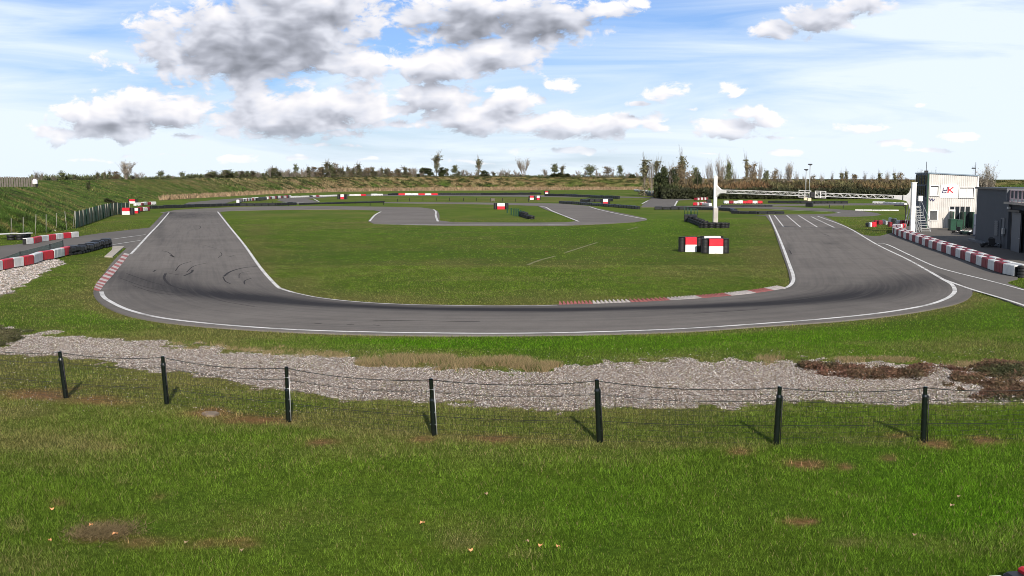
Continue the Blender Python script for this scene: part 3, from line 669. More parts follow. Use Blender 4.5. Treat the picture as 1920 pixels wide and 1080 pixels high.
# ------------------------------------------------------------ scattered triangles: grass, scrub, leaves
def tri_cloud(name, P0, H, Wd, lean, col, m, kind='stuff', parent=None, az=None):
    """one upright leaning triangle per point"""
    n = len(P0); az = RNG.uniform(0, 2 * np.pi, n) if az is None else az
    dx = np.cos(az) * Wd / 2; dy = np.sin(az) * Wd / 2
    la = RNG.uniform(0, 2 * np.pi, n)
    a = P0 + np.stack([dx, dy, np.zeros(n)], 1); b_ = P0 - np.stack([dx, dy, np.zeros(n)], 1)
    t = P0 + np.stack([np.cos(la) * lean * H, np.sin(la) * lean * H, H], 1)
    v = np.stack([a, b_, t], 1).reshape(-1, 3); c2 = np.repeat(col, 3, 0)
    me_ = fast_mesh(name, v, 3, np.arange(3 * n), m, {'Col': c2})
    o = link(name, me_, parent)
    if kind: tag(o, kind=kind)
    return o
def fan_points(d0, d1, n, lo=-170, hi=2090):
    """points spread evenly over the ground seen between two distances"""
    r = RNG.uniform(0, 1, n); D = np.sqrt(d0 ** 2 + r * (d1 ** 2 - d0 ** 2)); u = RNG.uniform((lo - 960) / F, (hi - 960) / F, n)
    return D * u, D
PAVED = [MAIN, PIT, YARD, SERV, BACKA, ROADB, ROADC, ROADD, SLAB]
def scatter_grass(d0, d1, n, h, wd, dens_dry=.75):
    wide = {11.5: 900, 17: 700, 24: 500, 34: 300}.get(d0, 0); n = int(n * (2260 + 2 * wide) / 2260)
    x, y = fan_points(d0, d1, n, -170 - wide, 2090 + wide); n = len(x)
    c, gv, dry, earth, px, py = zone(x, y)
    keep = np.ones(n, bool)
    for p in PAVED: keep &= ~inpoly(px, py, p)
    keep &= (gv < .5) | (RNG.uniform(0, 1, n) < .10 * (fbm(x * .8, y * .8, 91) > .52) + .015)
    keep &= RNG.uniform(0, 1, n) > earth * .93
    keep &= RNG.uniform(0, 1, n) > dry * .35
    x, y, c, dry = x[keep], y[keep], c[keep], dry[keep]; n = len(x)
    clump = fbm(x * 2.2, y * 2.2, 71)
    H = h * .8 * RNG.uniform(.35, 1.35, n) * (.5 + 1.0 * clump)
    Wd = wd * RNG.uniform(.6, 1.4, n)
    wn = np.clip((60 - y) / 35, 0, 1); tf = (.6 * vnoise(x * 15, y * 13, 75) + .4 * fbm(x * 4, y * 4, 76)) * wn + fbm(x * 1.6, y * 1.0, 77, 5) * (1 - wn); H = H * (.65 + .7 * tf); c = c * (.55 + .9 * tf)[:, None]  # shadows between tufts and brighter blades put into the colour for contrast
    r = RNG.uniform(0, 1, n); c = c * (RNG.uniform(.45, 1.75, n) * (.75 + .55 * fbm(x * 3.1, y * 3.1, 73)))[:, None]
    s_ = np.array([.30, .27, .11]); m_ = (r < .04 + dry * .3); c = np.where(m_[:, None], s_ * RNG.uniform(.6, 1.1, n)[:, None], c)
    return np.stack([x, y, np.full(n, -.01)], 1), H, Wd, c
parts = [scatter_grass(11.5, 17, 210000, .080, .010), scatter_grass(17, 24, 230000, .080, .0125), scatter_grass(24, 34, 210000, .078, .016), scatter_grass(34, 60, 290000, .07, .027), scatter_grass(60, 130, 260000, .06, .055)]
P0 = np.concatenate([p[0] for p in parts]); H = np.concatenate([p[1] for p in parts]); Wd = np.concatenate([p[2] for p in parts]); Cc = np.concatenate([p[3] for p in parts])
o = tri_cloud('grass', P0, H, Wd, .55, Cc, M['blade']); tag(o, 'short green mown grass growing all round the track', 'grass')

# tall dry grass along the far edge of the gravel and round the brown scars
def patch_points(poly, n, jit=0.0):
    n = int(n * 1.5)
    w_ = [PX(*p) for p in poly]; x0 = min(p[0] for p in w_); x1 = max(p[0] for p in w_); y0 = min(p[1] for p in w_); y1 = max(p[1] for p in w_)
    x = RNG.uniform(x0, x1, n); y = RNG.uniform(y0, y1, n); px, py = to_px(x, y)
    k_ = inpoly(px + (fbm(x * 1.5, y * 1.5, 5) - .5) * 90, py + (fbm(x * 1.6, y * 1.6, 6) - .5) * 26, poly) & (fbm(x * 1.1, y * 1.4, 55) + RNG.uniform(-.12, .12, n) > .42); return x[k_], y[k_]
px1 = [(660, 672), (760, 674), (900, 678), (1030, 678), (1055, 686), (1030, 697), (930, 699), (800, 695), (700, 690)]
xs, ys = patch_points(px1, 42000)
px2 = [(330, 640), (480, 654), (620, 664), (660, 672), (560, 672), (440, 660), (300, 650)]; xb, yb = patch_points(px2, 12000)
px3 = [(1420, 672), (1470, 672), (1476, 682), (1450, 686), (1425, 682)]; xc, yc = patch_points(px3, 2500)
px4 = [(1560, 672), (1700, 672), (1860, 682), (1900, 690), (1800, 684), (1700, 680), (1560, 681)]; xd, yd = patch_points(px4, 12000)
x = np.concatenate([xs, xb, xc, xd]); y = np.concatenate([ys, yb, yc, yd]); n = len(x)
col = np.array([.34, .26, .145]) * RNG.uniform(.5, 1.35, n)[:, None]; col = np.where(RNG.uniform(0, 1, n)[:, None] < .2, np.array([.10, .13, .035]) * RNG.uniform(.7, 1.3, n)[:, None], col)
hh = np.concatenate([np.full(len(xs), .17), np.full(len(xb), .10), np.full(len(xc), .15), np.full(len(xd), .10)])
o = tri_cloud('dry_grass', np.stack([x, y, np.zeros(n)], 1), hh * RNG.uniform(.4, 1.3, n), .018 * RNG.uniform(.6, 1.5, n), .6, col, M['blade']); tag(o, 'straw coloured dead grass tufts along the far edge of the gravel', 'dry grass')
# brambles creeping over the gravel
BX = []; BC = []
for k_, poly in enumerate(BRAM):
    x, y = patch_points(poly, (26000, 42000, 14000)[k_]); a = fbm(x * 1.1, y * 1.1, 80); kp_ = a > (.40 if k_ < 2 else .2); x, y, a = x[kp_], y[kp_], a[kp_]; n = len(x)
    z = RNG.uniform(0, 1, n) ** 1.5 * (.04 + .16 * np.clip((a - .4) * 5, 0, 1)); BX.append(np.stack([x, y, z], 1))
    br = np.array([.17, .085, .06]) if k_ < 2 else np.array([.12, .11, .055]); gr_ = np.array([.055, .062, .026])
    f_ = np.clip(fbm(x * .8 + 9, y * .8, 85) * 2.4 - .7 + RNG.uniform(-.2, .2, n), 0, 1)[:, None]; BC.append((gr_ + (br - gr_) * f_) * RNG.uniform(.5, 1.6, n)[:, None])
BX = np.concatenate(BX); BC = np.concatenate(BC); n = len(BX)
o = tri_cloud('brambles', BX, RNG.uniform(-.02, .06, n), RNG.uniform(.03, .08, n), 1.2, BC, M['leaf']); tag(o, 'low reddish brown and green creeping plants spreading over the gravel', 'ground cover')

# gravel stones
def stones():
    x = RNG.uniform(-36, 36, 760000); y = RNG.uniform(20.5, 36, 760000)
    px, py = to_px(x, y); k_ = (px > -160) & (px < 2080); x, y = x[k_], y[k_]
    c, gv, dry, earth, px, py = zone(x, y); k_ = (gv > .5) | ((RNG.uniform(0, 1, len(x)) < .02) & (py > 655) & (py < 775)); x, y = x[k_], y[k_]
    x2 = RNG.uniform(-42, -22, 60000); y2 = RNG.uniform(40, 66, 60000); c, gv, dry, earth, px, py = zone(x2, y2); k_ = (gv > .5) & (px > -160); x2, y2 = x2[k_][:9000], y2[k_][:9000]
    r1 = .008 + .017 * RNG.uniform(0, 1, len(x)) ** 1.6; r2 = RNG.uniform(.03, .06, len(x2)); x = np.concatenate([x, x2]); y = np.concatenate([y, y2]); r = np.concatenate([r1, r2])
    n = len(x); base_ = np.array([(1, 0, 0), (0, 1, 0), (-1, 0, 0), (0, -1, 0), (0, 0, 1)], float)
    az = RNG.uniform(0, 6.28, n); sc = RNG.uniform(.6, 1.3, (n, 5, 1)); v = base_[None] * sc * np.stack([r, r * .8, r * .75], 1)[:, None, :]
    ca, sa = np.cos(az)[:, None], np.sin(az)[:, None]; vx = v[..., 0] * ca - v[..., 1] * sa; vy = v[..., 0] * sa + v[..., 1] * ca
    v = np.stack([vx + x[:, None], vy + y[:, None], v[..., 2] + .012], -1).reshape(-1, 3)
    f = np.array([(0, 1, 4), (1, 2, 4), (2, 3, 4), (3, 0, 4)]); idx = (f.reshape(1, -1) + 5 * np.arange(n)[:, None]).reshape(-1)
    t = RNG.uniform(0, 1, n)[:, None]; col = np.array([.16, .135, .118]) * (1 - t) + np.array([.58, .525, .48]) * t; w_ = RNG.uniform(0, 1, n) < .14; col[w_] = np.array([.74, .69, .64])
    tint = RNG.uniform(-.04, .04, n)[:, None] * np.array([1, 0, -1]); col = np.clip(col + tint, .03, .9)
    o = link('gravel', fast_mesh('gravel', v, 3, idx, M['pebble'], {'Col': np.repeat(col, 5, 0)})); tag(o, 'grey and pinkish loose stones of the gravel run-off strip', 'gravel', kind='stuff')
stones()

# rough growth on the embankment
def bank_scatter(i0, i1, N, size, name, label):
    a = RNG.uniform(i0, i1, N); i = a.astype(int); f = (a - i)[:, None]; i2 = np.minimum(i + 1, len(ts) - 1)
    T_ = ts[i] * (1 - f) + ts[i2] * f; Nn = nor[i] * (1 - f) + nor[i2] * f; s_ = RNG.uniform(0, 1.06, N); sz = np.clip(s_, 0, 1) ** .9
    x = T_[:, 0] + Nn[:, 0] * T_[:, 3] * s_; y = T_[:, 1] + Nn[:, 1] * T_[:, 3] * s_; z = T_[:, 2] * sz + (fbm(x * .25, y * .25, 8) - .5) * .5 - .15
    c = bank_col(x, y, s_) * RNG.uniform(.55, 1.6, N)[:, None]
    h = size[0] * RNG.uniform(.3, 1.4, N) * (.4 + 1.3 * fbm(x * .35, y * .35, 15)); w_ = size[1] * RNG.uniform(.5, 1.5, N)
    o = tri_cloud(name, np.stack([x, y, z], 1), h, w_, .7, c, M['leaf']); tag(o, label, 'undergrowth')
bank_scatter(26 * 1.3, 26 * 8, 90000, (.26, .11), 'bank_grass', 'long rough grass covering the left embankment slope')
bank_scatter(26 * 8, 26 * 10.5, 16000, (.28, .3), 'bank_grass', 'rough green growth where the left and far embankments meet')
bank_scatter(26 * 10.5, 26 * 20, 46000, (.42, .75), 'bank_scrub', 'brown and green scrub covering the far embankment')

# fallen leaves and scraps on the lawn
for (a, b2), lab in zip([(216, 1009), (171, 992), (94, 1021), (98, 962), (349, 1025), (453, 1040), (792, 988), (988, 1023), (882, 1040), (1013, 1031), (1047, 1033), (911, 933), (1785, 955), (1715, 1011), (1797, 938)],
                        ['largest orange scrap lying in the brown litter at lower left', 'yellowish leaf at the left end of the brown litter', 'orange leaf low down near the left border', 'small orange leaf above the brown litter at lower left', 'pale leaf on the bare streak right of the litter', 'pale leaf at the right end of the bare streak',
                         'bright orange leaf alone on the grass at lower centre', 'pale leaf right of the dry streak at lower centre', 'orange leaf below the dry streak at lower centre', 'brown leaf just right of the pale leaf at lower centre', 'rightmost brown leaf of the lower centre row', 'tiny white leaf in the middle of the lawn', 'pale leaf on the right lawn', 'yellow leaf low on the right lawn', 'small white flower head high on the right lawn']):
    c = PX(a, b2); b = MB(); s_ = random.uniform(.022, .034) * (1.5 if 'largest' in lab or 'bright' in lab else 1); an = random.uniform(0, 6)
    pts = [Vector((math.cos(an + t) * s_ * (1 + .3 * (k_ % 2)), math.sin(an + t) * s_ * .7, .05 + .02 * (k_ % 3))) for k_, t in enumerate((0, .8, 1.9, 3.1, 4, 5.2))]
    b.add([(0, 0, .075)] + pts, [(0, k_ + 1, (k_ + 1) % 6 + 1) for k_ in range(6)]); o = b.build('leaf_litter', mat=M['leafdeb'] if 'orange' in lab or 'brown' in lab else M['straw']); o.location = c; tag(o, lab, 'leaf')
# litter heap of twigs and straw
n = 2600; q = RNG.normal(0, 1, (n, 2)); cx0 = PX(195, 1000); x = cx0[0] + q[:, 0] * .22; y = cx0[1] + q[:, 1] * .18
col = np.array([.22, .17, .09]) * RNG.uniform(.3, 1.6, n)[:, None]
o = tri_cloud('straw_litter', np.stack([x, y, np.full(n, .02)], 1), .05 * RNG.uniform(.3, 1.4, n), .012 + 0 * x, 2.4, col, M['blade']); tag(o, 'tangle of brown straw and twigs lying on the lawn at lower left', 'litter')

# ------------------------------------------------------------ near fence
Fe = empty('wire_fence', PX(1124, 829), 'low sagging wire mesh fence on black posts in front of the gravel', 'fence'); base0 = Fe.location.copy()
HEAD = []
for k_, (pb, pt) in enumerate(zip(PB, PT)):
    a = PX(*pb); D = a[1]; h = ZAT(pt[1], D); t = AT(pt[0], D, h)
    lean = t - a; HEAD.append((a - base0, t - base0))
    b = MB(); p = lambda f: a - base0 + lean * f
    kk = {3: .60, 4: .64}.get(k_, .85)
    b.tube(p(-.1), p(kk), .056, .054, 22); b.tube(p(kk - .02), p(kk + .02), .06, .05, 14); b.tube(p(kk), p(1.0), .041, .041, 18); b.tube(p(.995), p(1.012), .045, .03, 14)
    o = b.build('post', Fe, False, M['post'])
    c = MB(); off = Vector((.062, -.045, 0)); c.tube(p(.02) + off, p(.86) + off * .9, .010, n=8)
    for f in (.2, .42, .62, .82): c.tube(p(f) + Vector((-.07, -.02, 0)), p(f) + Vector((.075, -.05, 0)), .006, n=6)
    c.build('tension_rod', o, True, M['galv'] if k_ in (3, 4) else M['dkmetal'])
nb = MB(); LW = [MB(), MB(), MB()]
for (a0, t0), (a1, t1) in zip(HEAD[:-1], HEAD[1:]):
    L = (a1 - a0).length; n = max(8, int(L / .11)); sag = .028 * L
    def pt(f, g_):
        lo = a0.lerp(a1, f); hi = t0.lerp(t1, f); s_ = 4 * f * (1 - f) * sag
        r = lo.lerp(hi, g_ * .97 + .02); r.z -= s_ * g_; return r + Vector((0, 0, .0))
    def wire(bb, p, q, r_): bb.tube(p, q, r_, n=3, cap=False)
    for i in range(n):
        wire(LW[0], pt(i / n, 1), pt((i + 1) / n, 1), .009)
        for k_ in range(9):
            if k_ % 4 == 3: wire(LW[1 + k_ // 4], pt(i / n, k_ / 9), pt((i + 1) / n, k_ / 9), .006)
            # woven diagonals
        for k_ in range(10):
            w1 = Vector((0, 0, .012 * math.sin(i * 1.7 + k_ * 2.3))); w2 = Vector((0, 0, .012 * math.sin((i + 1) * 1.7 + k_ * 2.3)))
            wire(nb, pt(i / n, k_ / 10) + w1, pt((i + 1) / n, k_ / 10) + w2, .0030); wire(nb, pt(i / n, k_ / 10), pt(i / n, (k_ + 1) / 10), .0023)
nb.build('mesh_netting', Fe, False, M['wire']); [q.build('line_wire', Fe, False, M['wire']) for q in LW]
Fe['label'] = 'low sagging wire mesh fence on black posts in front of the gravel'
# posts were laid relative to the Empty already

# ------------------------------------------------------------ tyres, barriers
def tyre_prof(R0, w_, z0):
    r = R0
    return [(r * .55, z0 + w_ * .12), (r * .62, z0), (r * .86, z0 - 0), (r * .97, z0 + w_ * .14), (r, z0 + w_ * .3), (r * .985, z0 + w_ * .36), (r, z0 + w_ * .42), (r, z0 + w_ * .58), (r * .985, z0 + w_ * .64), (r, z0 + w_ * .7), (r * .97, z0 + w_ * .86), (r * .86, z0 + w_), (r * .62, z0 + w_), (r * .55, z0 + w_ * .88)]
def tyre_stack_mb(k_, R0=.29, w_=.2, seg=16):
    b = MB()
    for i in range(k_): b.lathe((random.uniform(-.015, .015), random.uniform(-.015, .015), i * (w_ + .003)), tyre_prof(R0 * random.uniform(.96, 1.03), w_, 0), seg, close=True)
    return b
STK = {}
def tyre_stack(k_, parent, loc, R0=.29, w_=.2, name='tyre_stack'):
    key = (k_, R0, w_, random.randint(0, 1))
    if key not in STK:
        STK[key] = tyre_stack_mb(k_, R0, w_).build(name, parent, True, M['rubber']); STK[key].location = loc; return STK[key]
    o = link(name, STK[key].data, parent); o.location = loc; o.rotation_euler = (0, 0, random.uniform(0, 6)); return o

def pxline(pts): return [PX(*p) for p in pts]
def along(pts, step):
    L = [Vector(p) for p in pts]; out = []; acc_ = 0.0; nxt = 0.0
    for a, b in zip(L[:-1], L[1:]):
        d = (b - a).length
        while nxt <= acc_ + d: out.append((a.lerp(b, (nxt - acc_) / d), math.atan2((b - a).y, (b - a).x))); nxt += step
        acc_ += d
    return out
def far_barrier(pts, h, label, wd=.6, group='low black tyre walls', stripes=None, name='tyre_wall', step=1.3):
    """row of sheeted tyre stacks: lumpy black sheet over bulging stacks"""
    P_ = along(pxline(pts), step); c0 = P_[0][0].copy(); e = empty(name, c0, label, 'tyre barrier', group)
    bb = MB(); cb = MB()
    for i in range(len(P_) - 1):
        (a, an) = P_[i]; a2 = P_[i + 1][0]; m_ = (a + a2) / 2 - c0; L = (a2 - a).length; hh_ = h * random.uniform(.88, 1.08)
        an = math.atan2((a2 - a).y, (a2 - a).x)
        if stripes: cb.use(M[stripes[i % len(stripes)]])
        else: cb.use(M['cover'])
        cb.bbox(m_ + Vector((0, 0, hh_ * .54)), (L * .985, wd, hh_ * .92), an, min(.08, h * .16))
        for s_ in (-.25, .25):
            q = m_ + Vector((math.cos(an), math.sin(an), 0)) * L * s_
            bb.lathe(q, [(wd * .54, 0), (wd * .57, h * .05), (wd * .57, h * .16), (wd * .5, h * .2)], 10)
    cb.build('cover', e); bb.build('tyre_base', e, False, M['rubber']); return e
far_barrier([(282, 391.5), (320, 390.5), (380, 388), (447, 386.3), (520, 385.7), (560, 384)], .55, 'long black tyre wall along the far side of the left straight, behind the road band')
far_barrier([(562, 384), (640, 382), (720, 379.8)], .34, 'thinning black tyre wall running right from the left straight towards the centre')
far_barrier([(728, 366.3), (748, 366)], .62, 'short black tyre wall between two red and white stretches on the far straight')
far_barrier([(822, 366), (900, 366), (960, 365.5), (1016, 364.5)], .68, 'long black tyre wall on the far straight left of the red marker')
far_barrier([(1022, 367.5), (1060, 368.3), (1100, 370), (1140, 372), (1163, 373)], .7, 'black tyre wall slanting right behind the centre right marker')
far_barrier([(1090, 380), (1104, 378.5), (1128, 378.5), (1150, 377)], .7, 'short black tyre wall directly behind the white and red marker at centre right')
far_barrier([(1050, 381.5), (1080, 383.2), (1110, 385.5), (1150, 388.5), (1200, 392.5)], .52, 'black tyre wall ending in a blunt block right of the far hairpin')
far_barrier([(1227, 393), (1290, 393.2), (1340, 394), (1372, 396), (1380, 399.5)], .5, 'long black tyre wall crossing behind the white start gantry pillar')
far_barrier([(1372, 400.5), (1420, 401.5), (1486, 401.2)], .42, 'straight black tyre wall at the head of the starting grid')
far_barrier([(1205, 366.5), (1222, 367.5), (1232, 368.5)], .9, 'dark heap of tyres left of the striped wall below the evergreen')
far_barrier([(1352, 388), (1400, 388), (1453, 388)], .36, 'low dark tyre wall in front of the striped blocks right of the pillar')
far_barrier([(1440, 381), (1500, 381.5), (1592, 382)], .55, 'low dark tyre wall at the foot of the thicket on the right')
far_barrier([(1511, 387.5), (1528, 387.8)], .85, 'small black tyre block at the foot of the tall floodlight')
far_barrier([(484, 376.5), (500, 374.8)], .7, 'dark tyre piece at the left end of the far striped row', step=1.5)
rw = ['wvinyl', 'red']
far_barrier([(446, 381), (452, 378.5), (470, 376.8), (484, 375.8)], .7, 'short broken red and white barrier curving beside the far left road', group='striped barrier rows', stripes=['wvinyl', 'dred', 'wvinyl', 'cover'], name='striped_barrier')
far_barrier([(500, 374), (536, 371.5), (545, 371)], .7, 'faint pink and white barrier stretch on the far left road', group='striped barrier rows', stripes=['wvinyl', 'dred', 'cover', 'wvinyl'], name='striped_barrier')
far_barrier([(545, 371), (600, 369), (632, 368)], .45, 'white barrier stretch with black gaps left of the far white over red marker', group='striped barrier rows', stripes=['wvinyl', 'wvinyl', 'wvinyl', 'wvinyl', 'wvinyl', 'cover', 'wvinyl', 'dred'], name='striped_barrier', step=2)
far_barrier([(656, 367.8), (686, 367.3)], .55, 'red and white barrier just right of the far white over red marker', group='striped barrier rows', stripes=['wvinyl', 'wvinyl', 'red', 'wvinyl'], name='striped_barrier', step=2)
far_barrier([(696, 367), (727, 366.6)], .55, 'red and white barrier between two short black walls on the far straight', group='striped barrier rows', stripes=['wvinyl', 'wvinyl', 'red'], name='striped_barrier', step=2)
far_barrier([(747, 366.3), (785, 366.2), (821, 366)], .6, 'longest red and white barrier on the far straight', group='striped barrier rows', stripes=['red', 'wvinyl', 'wvinyl', 'red', 'wvinyl', 'red', 'wvinyl', 'wvinyl'], name='striped_barrier', step=2)
far_barrier([(1228, 370.5), (1270, 371), (1303, 372)], .55, 'pale pink and white barrier in front of the evergreen and brown trees', group='striped barrier rows', stripes=['wvinyl', 'wvinyl', 'red', 'wvinyl'], name='striped_barrier', step=1)
far_barrier([(1190, 358.5), (1210, 360.5), (1230, 362)], .7, 'thin white dashed barrier left of the evergreen tree', group='striped barrier rows', stripes=['wvinyl', 'cover', 'wvinyl'], name='striped_barrier', step=1.5)
far_barrier([(1303, 376), (1326, 375)], .6, 'red and white blocks left of the gantry pillar, upper row', group='striped barrier rows', stripes=['dred', 'wvinyl'], name='striped_barrier', step=1)
far_barrier([(1302, 386), (1316, 385), (1324, 383.5)], .6, 'red and white blocks left of the gantry pillar, lower row', group='striped barrier rows', stripes=['red', 'wvinyl', 'dred'], name='striped_barrier', step=1)
far_barrier([(1318, 385.5), (1336, 387)], .55, 'long pale board of blocks ending at the gantry pillar', group='striped barrier rows', stripes=['wvinyl'], name='striped_barrier', step=1.5)
far_barrier([(1324, 381), (1340, 381)], .8, 'black tyre hump behind the pale board beside the pillar', step=1)
far_barrier([(1357, 382.2), (1395, 382), (1438, 382)], .66, 'row of red and white blocks right of the gantry pillar', group='striped barrier rows', stripes=['wvinyl', 'dred', 'wvinyl', 'wvinyl', 'red', 'red', 'wvinyl', 'red'], name='striped_barrier', step=1)
far_barrier([(1637, 381.5), (1660, 382), (1700, 384.5)], .4, 'white rail curving behind the right end of the truss', group='striped barrier rows', stripes=['wvinyl'], name='striped_barrier')
far_barrier([(1603, 395), (1697, 395.6)], .18, 'thin white low rail across the far grass left of the stairs', group='striped barrier rows', stripes=['wvinyl'], name='striped_barrier', wd=.2)
far_barrier([(252, 386.2), (262, 386), (275, 384.5), (293, 383.8)], .6, 'white and red blocks behind the far left marker', group='striped barrier rows', stripes=['wvinyl', 'dred', 'wvinyl', 'wvinyl', 'dred'], name='striped_barrier', step=1.6)
far_barrier([(261, 397), (280, 395.5)], .65, 'short red and white barrier right of the near left marker', group='striped barrier rows', stripes=['dred', 'wvinyl', 'wvinyl'], name='striped_barrier', step=.9)

ORD = ['first', 'second', 'third', 'fourth', 'fifth', 'sixth', 'seventh', 'eighth', 'ninth', 'tenth', 'eleventh', 'twelfth', 'thirteenth', 'fourteenth', 'fifteenth', 'sixteenth', 'seventeenth', 'eighteenth', 'nineteenth', 'twentieth',
       'twenty-first', 'twenty-second', 'twenty-third', 'twenty-fourth', 'twenty-fifth', 'twenty-sixth', 'twenty-seventh', 'twenty-eighth', 'twenty-ninth', 'thirtieth', 'thirty-first', 'thirty-second', 'thirty-third', 'thirty-fourth', 'thirty-fifth', 'thirty-sixth', 'thirty-seventh', 'thirty-eighth', 'thirty-ninth', 'fortieth', 'forty-first', 'forty-second', 'forty-third', 'forty-fourth']
TENS = ['', '', 'twenty', 'thirty', 'forty', 'fifty', 'sixty', 'seventy', 'eighty']
ORD = ORD[:44] + ['%s' % (TENS[n_ // 10][:-1] + 'ieth' if n_ % 10 == 0 else TENS[n_ // 10] + '-' + ORD[n_ % 10 - 1]) for n_ in range(45, 89)]
def block(a, b_, h, colname, label, group, dpt=.34):
    """vinyl sleeved tyre block: sleeve, black tyre core showing at the ends and foot"""
    m_ = (a + b_) / 2; L = (b_ - a).length; an = math.atan2((b_ - a).y, (b_ - a).x)
    e = empty('barrier_block', m_, label, 'barrier block', group, an)
    b = MB(); b.bbox((0, 0, h * .56), (L * .955, dpt, h * .86), 0, .035)
    for x_ in (-.2, .2): b.box((L * x_, -dpt / 2 - .004, h * .56), (.012, .006, h * .8))
    b.build('sleeve', e, False, M[colname])
    c = MB(); r = dpt * .47
    for x_ in (-L / 4, L / 4): c.lathe((x_, 0, 0), [(r * .5, 0), (r, .0), (r * 1.03, h * .1), (r * .96, h * .13), (r * 1.02, h * .3)], 12)
    c.box((0, 0, h * .5), (L * .985, dpt * .86, h * .8))
    c.build('tyre_core', e, False, M['rubber']); return e
pit = pxline([(1908, 520.5), (1880, 514), (1850, 503.5), (1817, 491), (1783, 478.5), (1750, 467.5), (1728, 459), (1707, 451.5), (1690, 445), (1679, 440), (1676, 436), (1678, 431)])
sp_ = [Vector((q[0], q[1], 0)) for q in spline([p[:] for p in pit], 8)]
pts = along(sp_, 1.52); nb_ = len(pts) - 1
for i in range(nb_):
    cn = 'wvinyl' if i % 2 == 0 else 'dred'; w_ = 'white' if i % 2 == 0 else 'red'
    a, b2 = pts[i][0], pts[i + 1][0]; d = (b2 - a).normalized(); nn_ = Vector((d.y, -d.x, 0))
    if nn_.x < 0: nn_ = -nn_
    block(b2, a, .62, cn, '%s block of the pit lane barrier front row, %s from its near end' % (w_, ORD[i]), 'front row blocks of the pit lane barrier')
    c2 = 'dred' if i % 2 == 0 else 'wvinyl'; w2 = 'red' if i % 2 == 0 else 'white'
    block(b2 + nn_ * .39, a + nn_ * .39, .66, 'wvinyl' if i in (0, 1) else c2, '%s block of the pit lane barrier back row, %s from its near end' % ('white' if i < 2 else w2, ORD[i]), 'back row blocks of the pit lane barrier')
pe = pts[0][0]; te = empty('tyre_stack', pe + Vector((.12, -.2, 0)), 'black tyre stack closing the near end of the pit lane barrier', 'tyres')
for x_, y_ in ((0, 0), (.47, .12)): tyre_stack(4, te, (x_, y_, 0), .22, .155)
# left barriers
def row(px_pts, heights, cols, text, group):
    for i in range(len(px_pts) - 1):
        a, b2 = PX(*px_pts[i]), PX(*px_pts[i + 1]); w_ = 'red' if cols[i] == 'R' else 'white'
        block(a, b2, heights, 'red' if cols[i] == 'R' else 'wvinyl', '%s block %s' % (w_, text[i]), group)
row([(-62, 517), (-20, 512), (1, 508), (21, 503.5), (41, 500.5), (59, 496.5), (76, 490), (97, 486.5), (117, 481.5), (128, 478.5)], .60, 'RWRWRWRWR',
    ['of the lower left barrier, outside the left border', 'of the lower left barrier cut by the left border', 'nearest the left border in the lower left barrier', 'second from the left border in the lower left barrier', 'third from the left border in the lower left barrier', 'fourth from the left border in the lower left barrier', 'fifth from the left border in the lower left barrier, widest red', 'next to the last in the lower left barrier', 'narrow, touching the black tyre wall of the lower left barrier'], 'blocks of the lower left barrier')
row([(46, 459.7), (60, 458), (75, 454.5), (89, 452.5), (102, 450.5), (116, 448.5), (131, 447), (145.5, 445.5)], .52, 'WRWRWRW',
    ['at the near left end of the upper left barrier', 'second in the upper left barrier', 'third in the upper left barrier', 'fourth in the upper left barrier', 'fifth in the upper left barrier', 'sixth in the upper left barrier', 'at the far right end of the upper left barrier'], 'blocks of the upper left barrier')
# bulky tyre wall beside the slab
e = empty('tyre_wall', PX(125, 477), 'bulky black tyre wall with sagging sheet between the red block and the concrete slab', 'tyre barrier')
pts = along(pxline([(126, 479), (145, 476.5), (165, 472), (185, 466), (204, 463)]), .56)
for i, (p, a) in enumerate(pts): tyre_stack(2, e, p - e.location, .33, .2)
cb = MB(); cb.use(M['cover'])
for i in range(len(pts) - 1):
    a, b2 = pts[i][0], pts[i + 1][0]; m_ = (a + b2) / 2 - e.location; cb.bbox(m_ + Vector((0, .02, .40 + .05 * math.sin(i * 1.9) + (.05 if i > 8 else 0))), ((b2 - a).length * 1.03, .68, .30), pts[i][1], .07)
cb.build('cover', e)
e = empty('tyre_wall', PX(30, 452), 'black tyres carrying a white board left of the upper left barrier', 'tyre barrier')
for (p, a) in along(pxline([(21, 450.5), (38, 450), (54, 447)]), .62): tyre_stack(2, e, p - e.location, .32, .22)
b = MB(); a0 = PX(-8, 449); a1 = PX(29, 446.5); b.box(((a0 + a1) / 2) + Vector((0, 0, .42)), ((a1 - a0).length, .5, .07), math.atan2((a1 - a0).y, (a1 - a0).x)); o = b.build('board', mat=M['white']); tag(o, 'flat white board resting left of the black tyres near the left border', 'board')
b = MB(); a0 = PX(36, 449.5); a1 = PX(58, 448); b.box(((a0 + a1) / 2) + Vector((0, 0, .5)), ((a1 - a0).length, .5, .06), math.atan2((a1 - a0).y, (a1 - a0).x)); o = b.build('board', mat=M['wvinyl']); tag(o, 'short grey board lying on the black tyres behind the upper left barrier', 'board')

